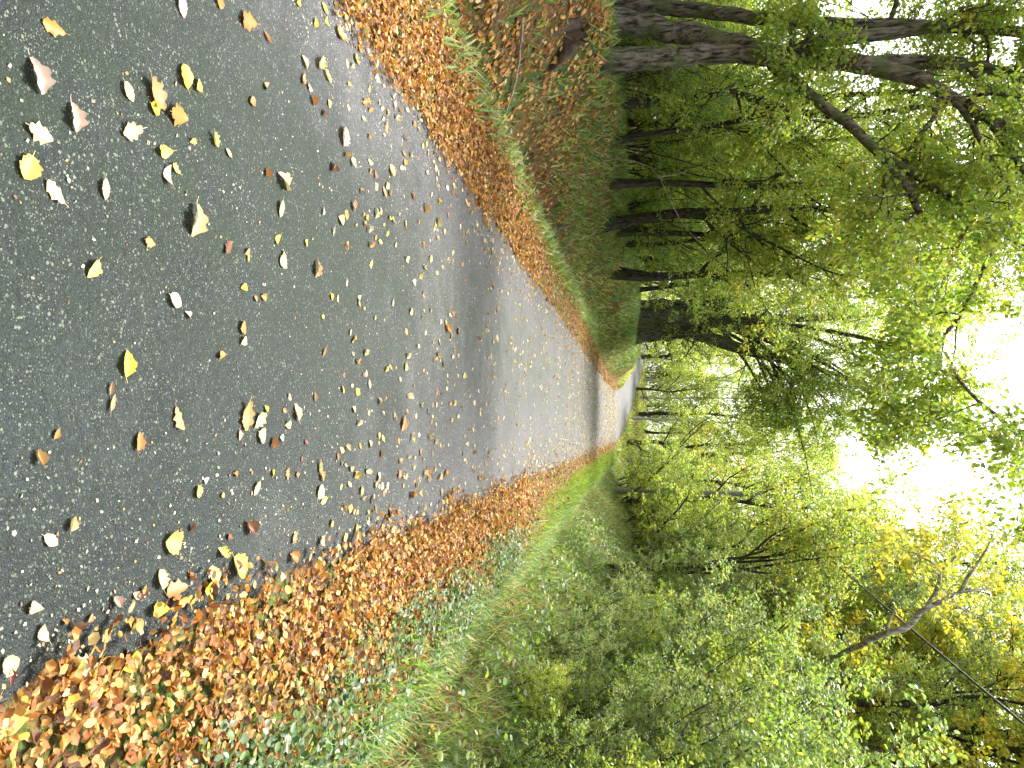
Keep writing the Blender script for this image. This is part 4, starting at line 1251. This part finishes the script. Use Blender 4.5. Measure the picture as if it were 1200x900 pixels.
ROAD_LEAVES = """50 33 22 o;30 90 30 p;76 138 25 p;33 156 28 c;142 108 20 c;174 110 36 t;173 127 15 Y;199 135 34 o;209 90 22 Y;224 101 14 y;145 154 26 c;218 166 10 y;243 164 15 c;183 178 20 y;188 206 20 p;
197 198 14 y;20 197 24 y;52 225 24 c;113 222 20 c;218 258 40 c;166 284 17 t;284 25 40 o;308 45 14 o;206 8 20 p;251 3 12 o;347 3 9 Y;377 10 12 Y;366 27 9 Y;379 25 9 Y;395 40 30 t;352 73 14 c;370 75 18 c;378 90 18 c;350 93 13 t;
357 103 12 p;289 119 15 t;306 101 11 t;361 118 11 o;373 133 10 b;380 122 8 y;397 160 20 p;384 197 14 b;324 213 24 c;305 203 10 o;260 180 11 c;321 245 18 c;317 281 12 Y;352 285 8 y;394 258 16 c;384 271 11 w;372 248 8 w;259 290 18 b;282 295 11 t;325 298 9 c;
100 315 22 y;197 352 24 w;213 369 11 w;277 337 12 Y;291 350 8 t;301 348 12 t;324 306 16 c;283 302 8 Y;364 315 18 t;383 348 9 Y;390 350 8 c;373 371 8 Y;374 412 12 t;276 384 15 t;277 399 14 c;251 416 13 o;140 426 26 Y;122 455 14 t;123 472 18 c;202 491 24 t;
58 508 11 o;156 517 20 o;37 536 16 t;281 487 32 t;297 492 22 c;305 479 10 Y;300 511 17 c;274 510 11 p;334 465 10 c;343 483 20 c;333 497 14 c;328 481 8 o;364 465 11 t;314 518 12 o;325 513 9 w;355 518 9 r;350 538 7 r;333 555 12 o;345 556 9 o;315 554 8 Y;
270 555 10 o;226 576 13 y;255 580 8 y;295 572 16 c;235 563 9 w;371 548 18 c;374 558 14 t;372 576 16 c;376 586 14 y;392 535 8 o;77 613 14 c;53 633 18 p;198 635 26 y;220 618 9 b;287 617 20 b;256 647 16 y;264 629 11 b;248 674 16 y;242 690 20 Y;275 664 28 y;
312 662 11 p;185 679 20 c;202 690 28 t;157 698 12 p;163 695 14 b;132 704 15 p;34 712 18 p;46 741 18 c;73 728 9 o;103 724 10 t;182 714 22 Y;160 732 18 t;7 780 19 c;8 793 13 r;254 715 16 p;281 707 10 y;281 721 10 y;271 737 12 c;262 728 14 t;248 737 12 p;
197 755 17 Y;95 780 30 p;112 800 36 Y;95 812 30 t;160 775 28 Y;18 848 34 y;45 830 24 o;343 630 14 t;344 652 18 o;330 676 14 p;347 690 16 c;342 679 9 b;389 658 14 t;362 652 11 c;375 634 12 c;386 613 9 y;403 640 12 o;415 655 14 t;
520 385 16 o;468 496 18 o;530 600 9 o;505 610 8 t;428 450 10 c;440 470 9 t;452 430 10 c;470 430 9 y;415 350 9 c;430 310 10 y;455 355 9 c;476 365 9 c;492 345 9 t;508 420 8 c;533 388 12 b;540 440 8 y;560 480 8 c;575 400 8 y;465 540 9 c;490 530 9 t;
430 520 10 c;440 560 10 t;455 600 11 o;480 580 10 b;410 480 10 c;420 575 10 y;500 560 8 c;545 520 8 c;560 560 9 t;590 460 7 y;436 250 11 c;446 225 12 t;455 200 13 c;470 180 12 t;430 190 11 c;480 230 12 o;495 245 12 t;510 260 11 c;450 150 12 o;425 120 13 t;440 90 14 c;415 70 14 y"""
used_labels = {}


def fallen_leaf(px, py, size, code, kind=None, pos=None, drift=False):
    p = on_road(px, py) if pos is None else pos
    dist = math.hypot(p[0], p[1], 1.6)
    L = float(np.clip(size * dist / FOCAL_PX * 1.1, .022, .12))
    if kind is None:
        kind = "oak" if size >= 22 and code in "ctpo" else random.choice({"Y": ["ovate", "ovate", "broad"], "y": ["ovate", "oak", "broad"], "b": ["curled", "oak"], "r": ["ovate", "curled"]}.get(code, ["oak", "ovate", "ovate", "narrow", "curled", "ovate", "broad"]))
    o = bpy.data.objects.new("fallen_leaf", random.choice(MESHES[kind]))
    COL.objects.link(o)
    v = random.uniform(.68, .95)
    col = COLOURS[code][1]
    o.color = (col[0] * v, col[1] * v * random.uniform(.95, 1.05), col[2] * v * random.uniform(.9, 1.1), 1)
    z = float(surface(p[0], p[1])) + .003 + (random.uniform(.025, .05) if drift else 0)
    t = .16 if not drift else .5
    o.rotation_euler = (random.uniform(-t, t), random.uniform(-t, t), random.uniform(0, 6.28))
    o.location = (p[0], p[1], z)
    o.scale = (L, L, L)
    word = COLOURS[code][0]
    shape = {"oak": "lobed", "ovate": "oval", "narrow": "narrow", "broad": "rounded", "curled": "curled"}[kind]
    sz = "large" if size >= 24 else ("small" if size < 13 else "middling")
    if drift:
        ppx, ppy = photo_px(p[0], p[1], 0)
        cell = ("by the left edge" if ppx < 60 else "left of the ivy" if ppx < 170 else "below the ivy" if ppx < 260 else "beside the ivy") + (", asphalt side" if ppy < 800 else ", bottom side")
        lab = f"{sz} {word} {shape} leaf on the lower drift {cell}"
    else:
        xb = "at the photo's left edge" if px < 90 else "left of centre" if px < 260 else "halfway up the near road" if px < 400 else "further up the road"
        yb = "near the upper drift" if py < 180 else "high on the road" if py < 320 else "in the road's middle" if py < 480 else "low on the road" if py < 640 else "near the lower drift"
        lab = f"{sz} {word} {shape} leaf {yb}, {xb}"
    tag(o, lab, "leaf", "fallen leaves on the drift" if drift else "fallen leaves lying on the road")


for row in ROAD_LEAVES.replace("\n", "").split(";"):
    a, b, c, e = row.split()
    fallen_leaf(float(a), float(b), float(c), e)
fallen = 0
rd = random.Random(5)
while fallen < 105:
    yy = rd.uniform(1.25, 3.4); xx = rd.uniform(.55, 1.75)
    if dr(np.array(xx), np.array(yy)) < rd.uniform(.2, .9):
        continue
    px_dist = math.hypot(xx, yy, 1.6)
    fallen_leaf(0, 0, rd.uniform(.034, .060) * FOCAL_PX / px_dist / 1.38, rd.choice("oottbboocy"), None, (xx, yy, 0), True)
    fallen += 1


# look-alikes that would share a label are told apart by their distance
by_label = {}
for o in COL.objects:
    if o.parent is None and "label" in o:
        by_label.setdefault(o["label"], []).append(o)
for lab, os_ in by_label.items():
    n = len(os_)
    if 2 <= n <= 8:
        os_.sort(key=lambda o: o.location.y)
        words = ["nearer one", "farther one"] if n == 2 else ["nearest", "second nearest", "third nearest", "fourth nearest", "fifth nearest", "sixth nearest", "seventh nearest"][:n - 1] + ["farthest"]
        for o, w in zip(os_, words):
            new = f"{lab}, {w}"
            if len(new.split()) <= 16:
                o["label"] = new
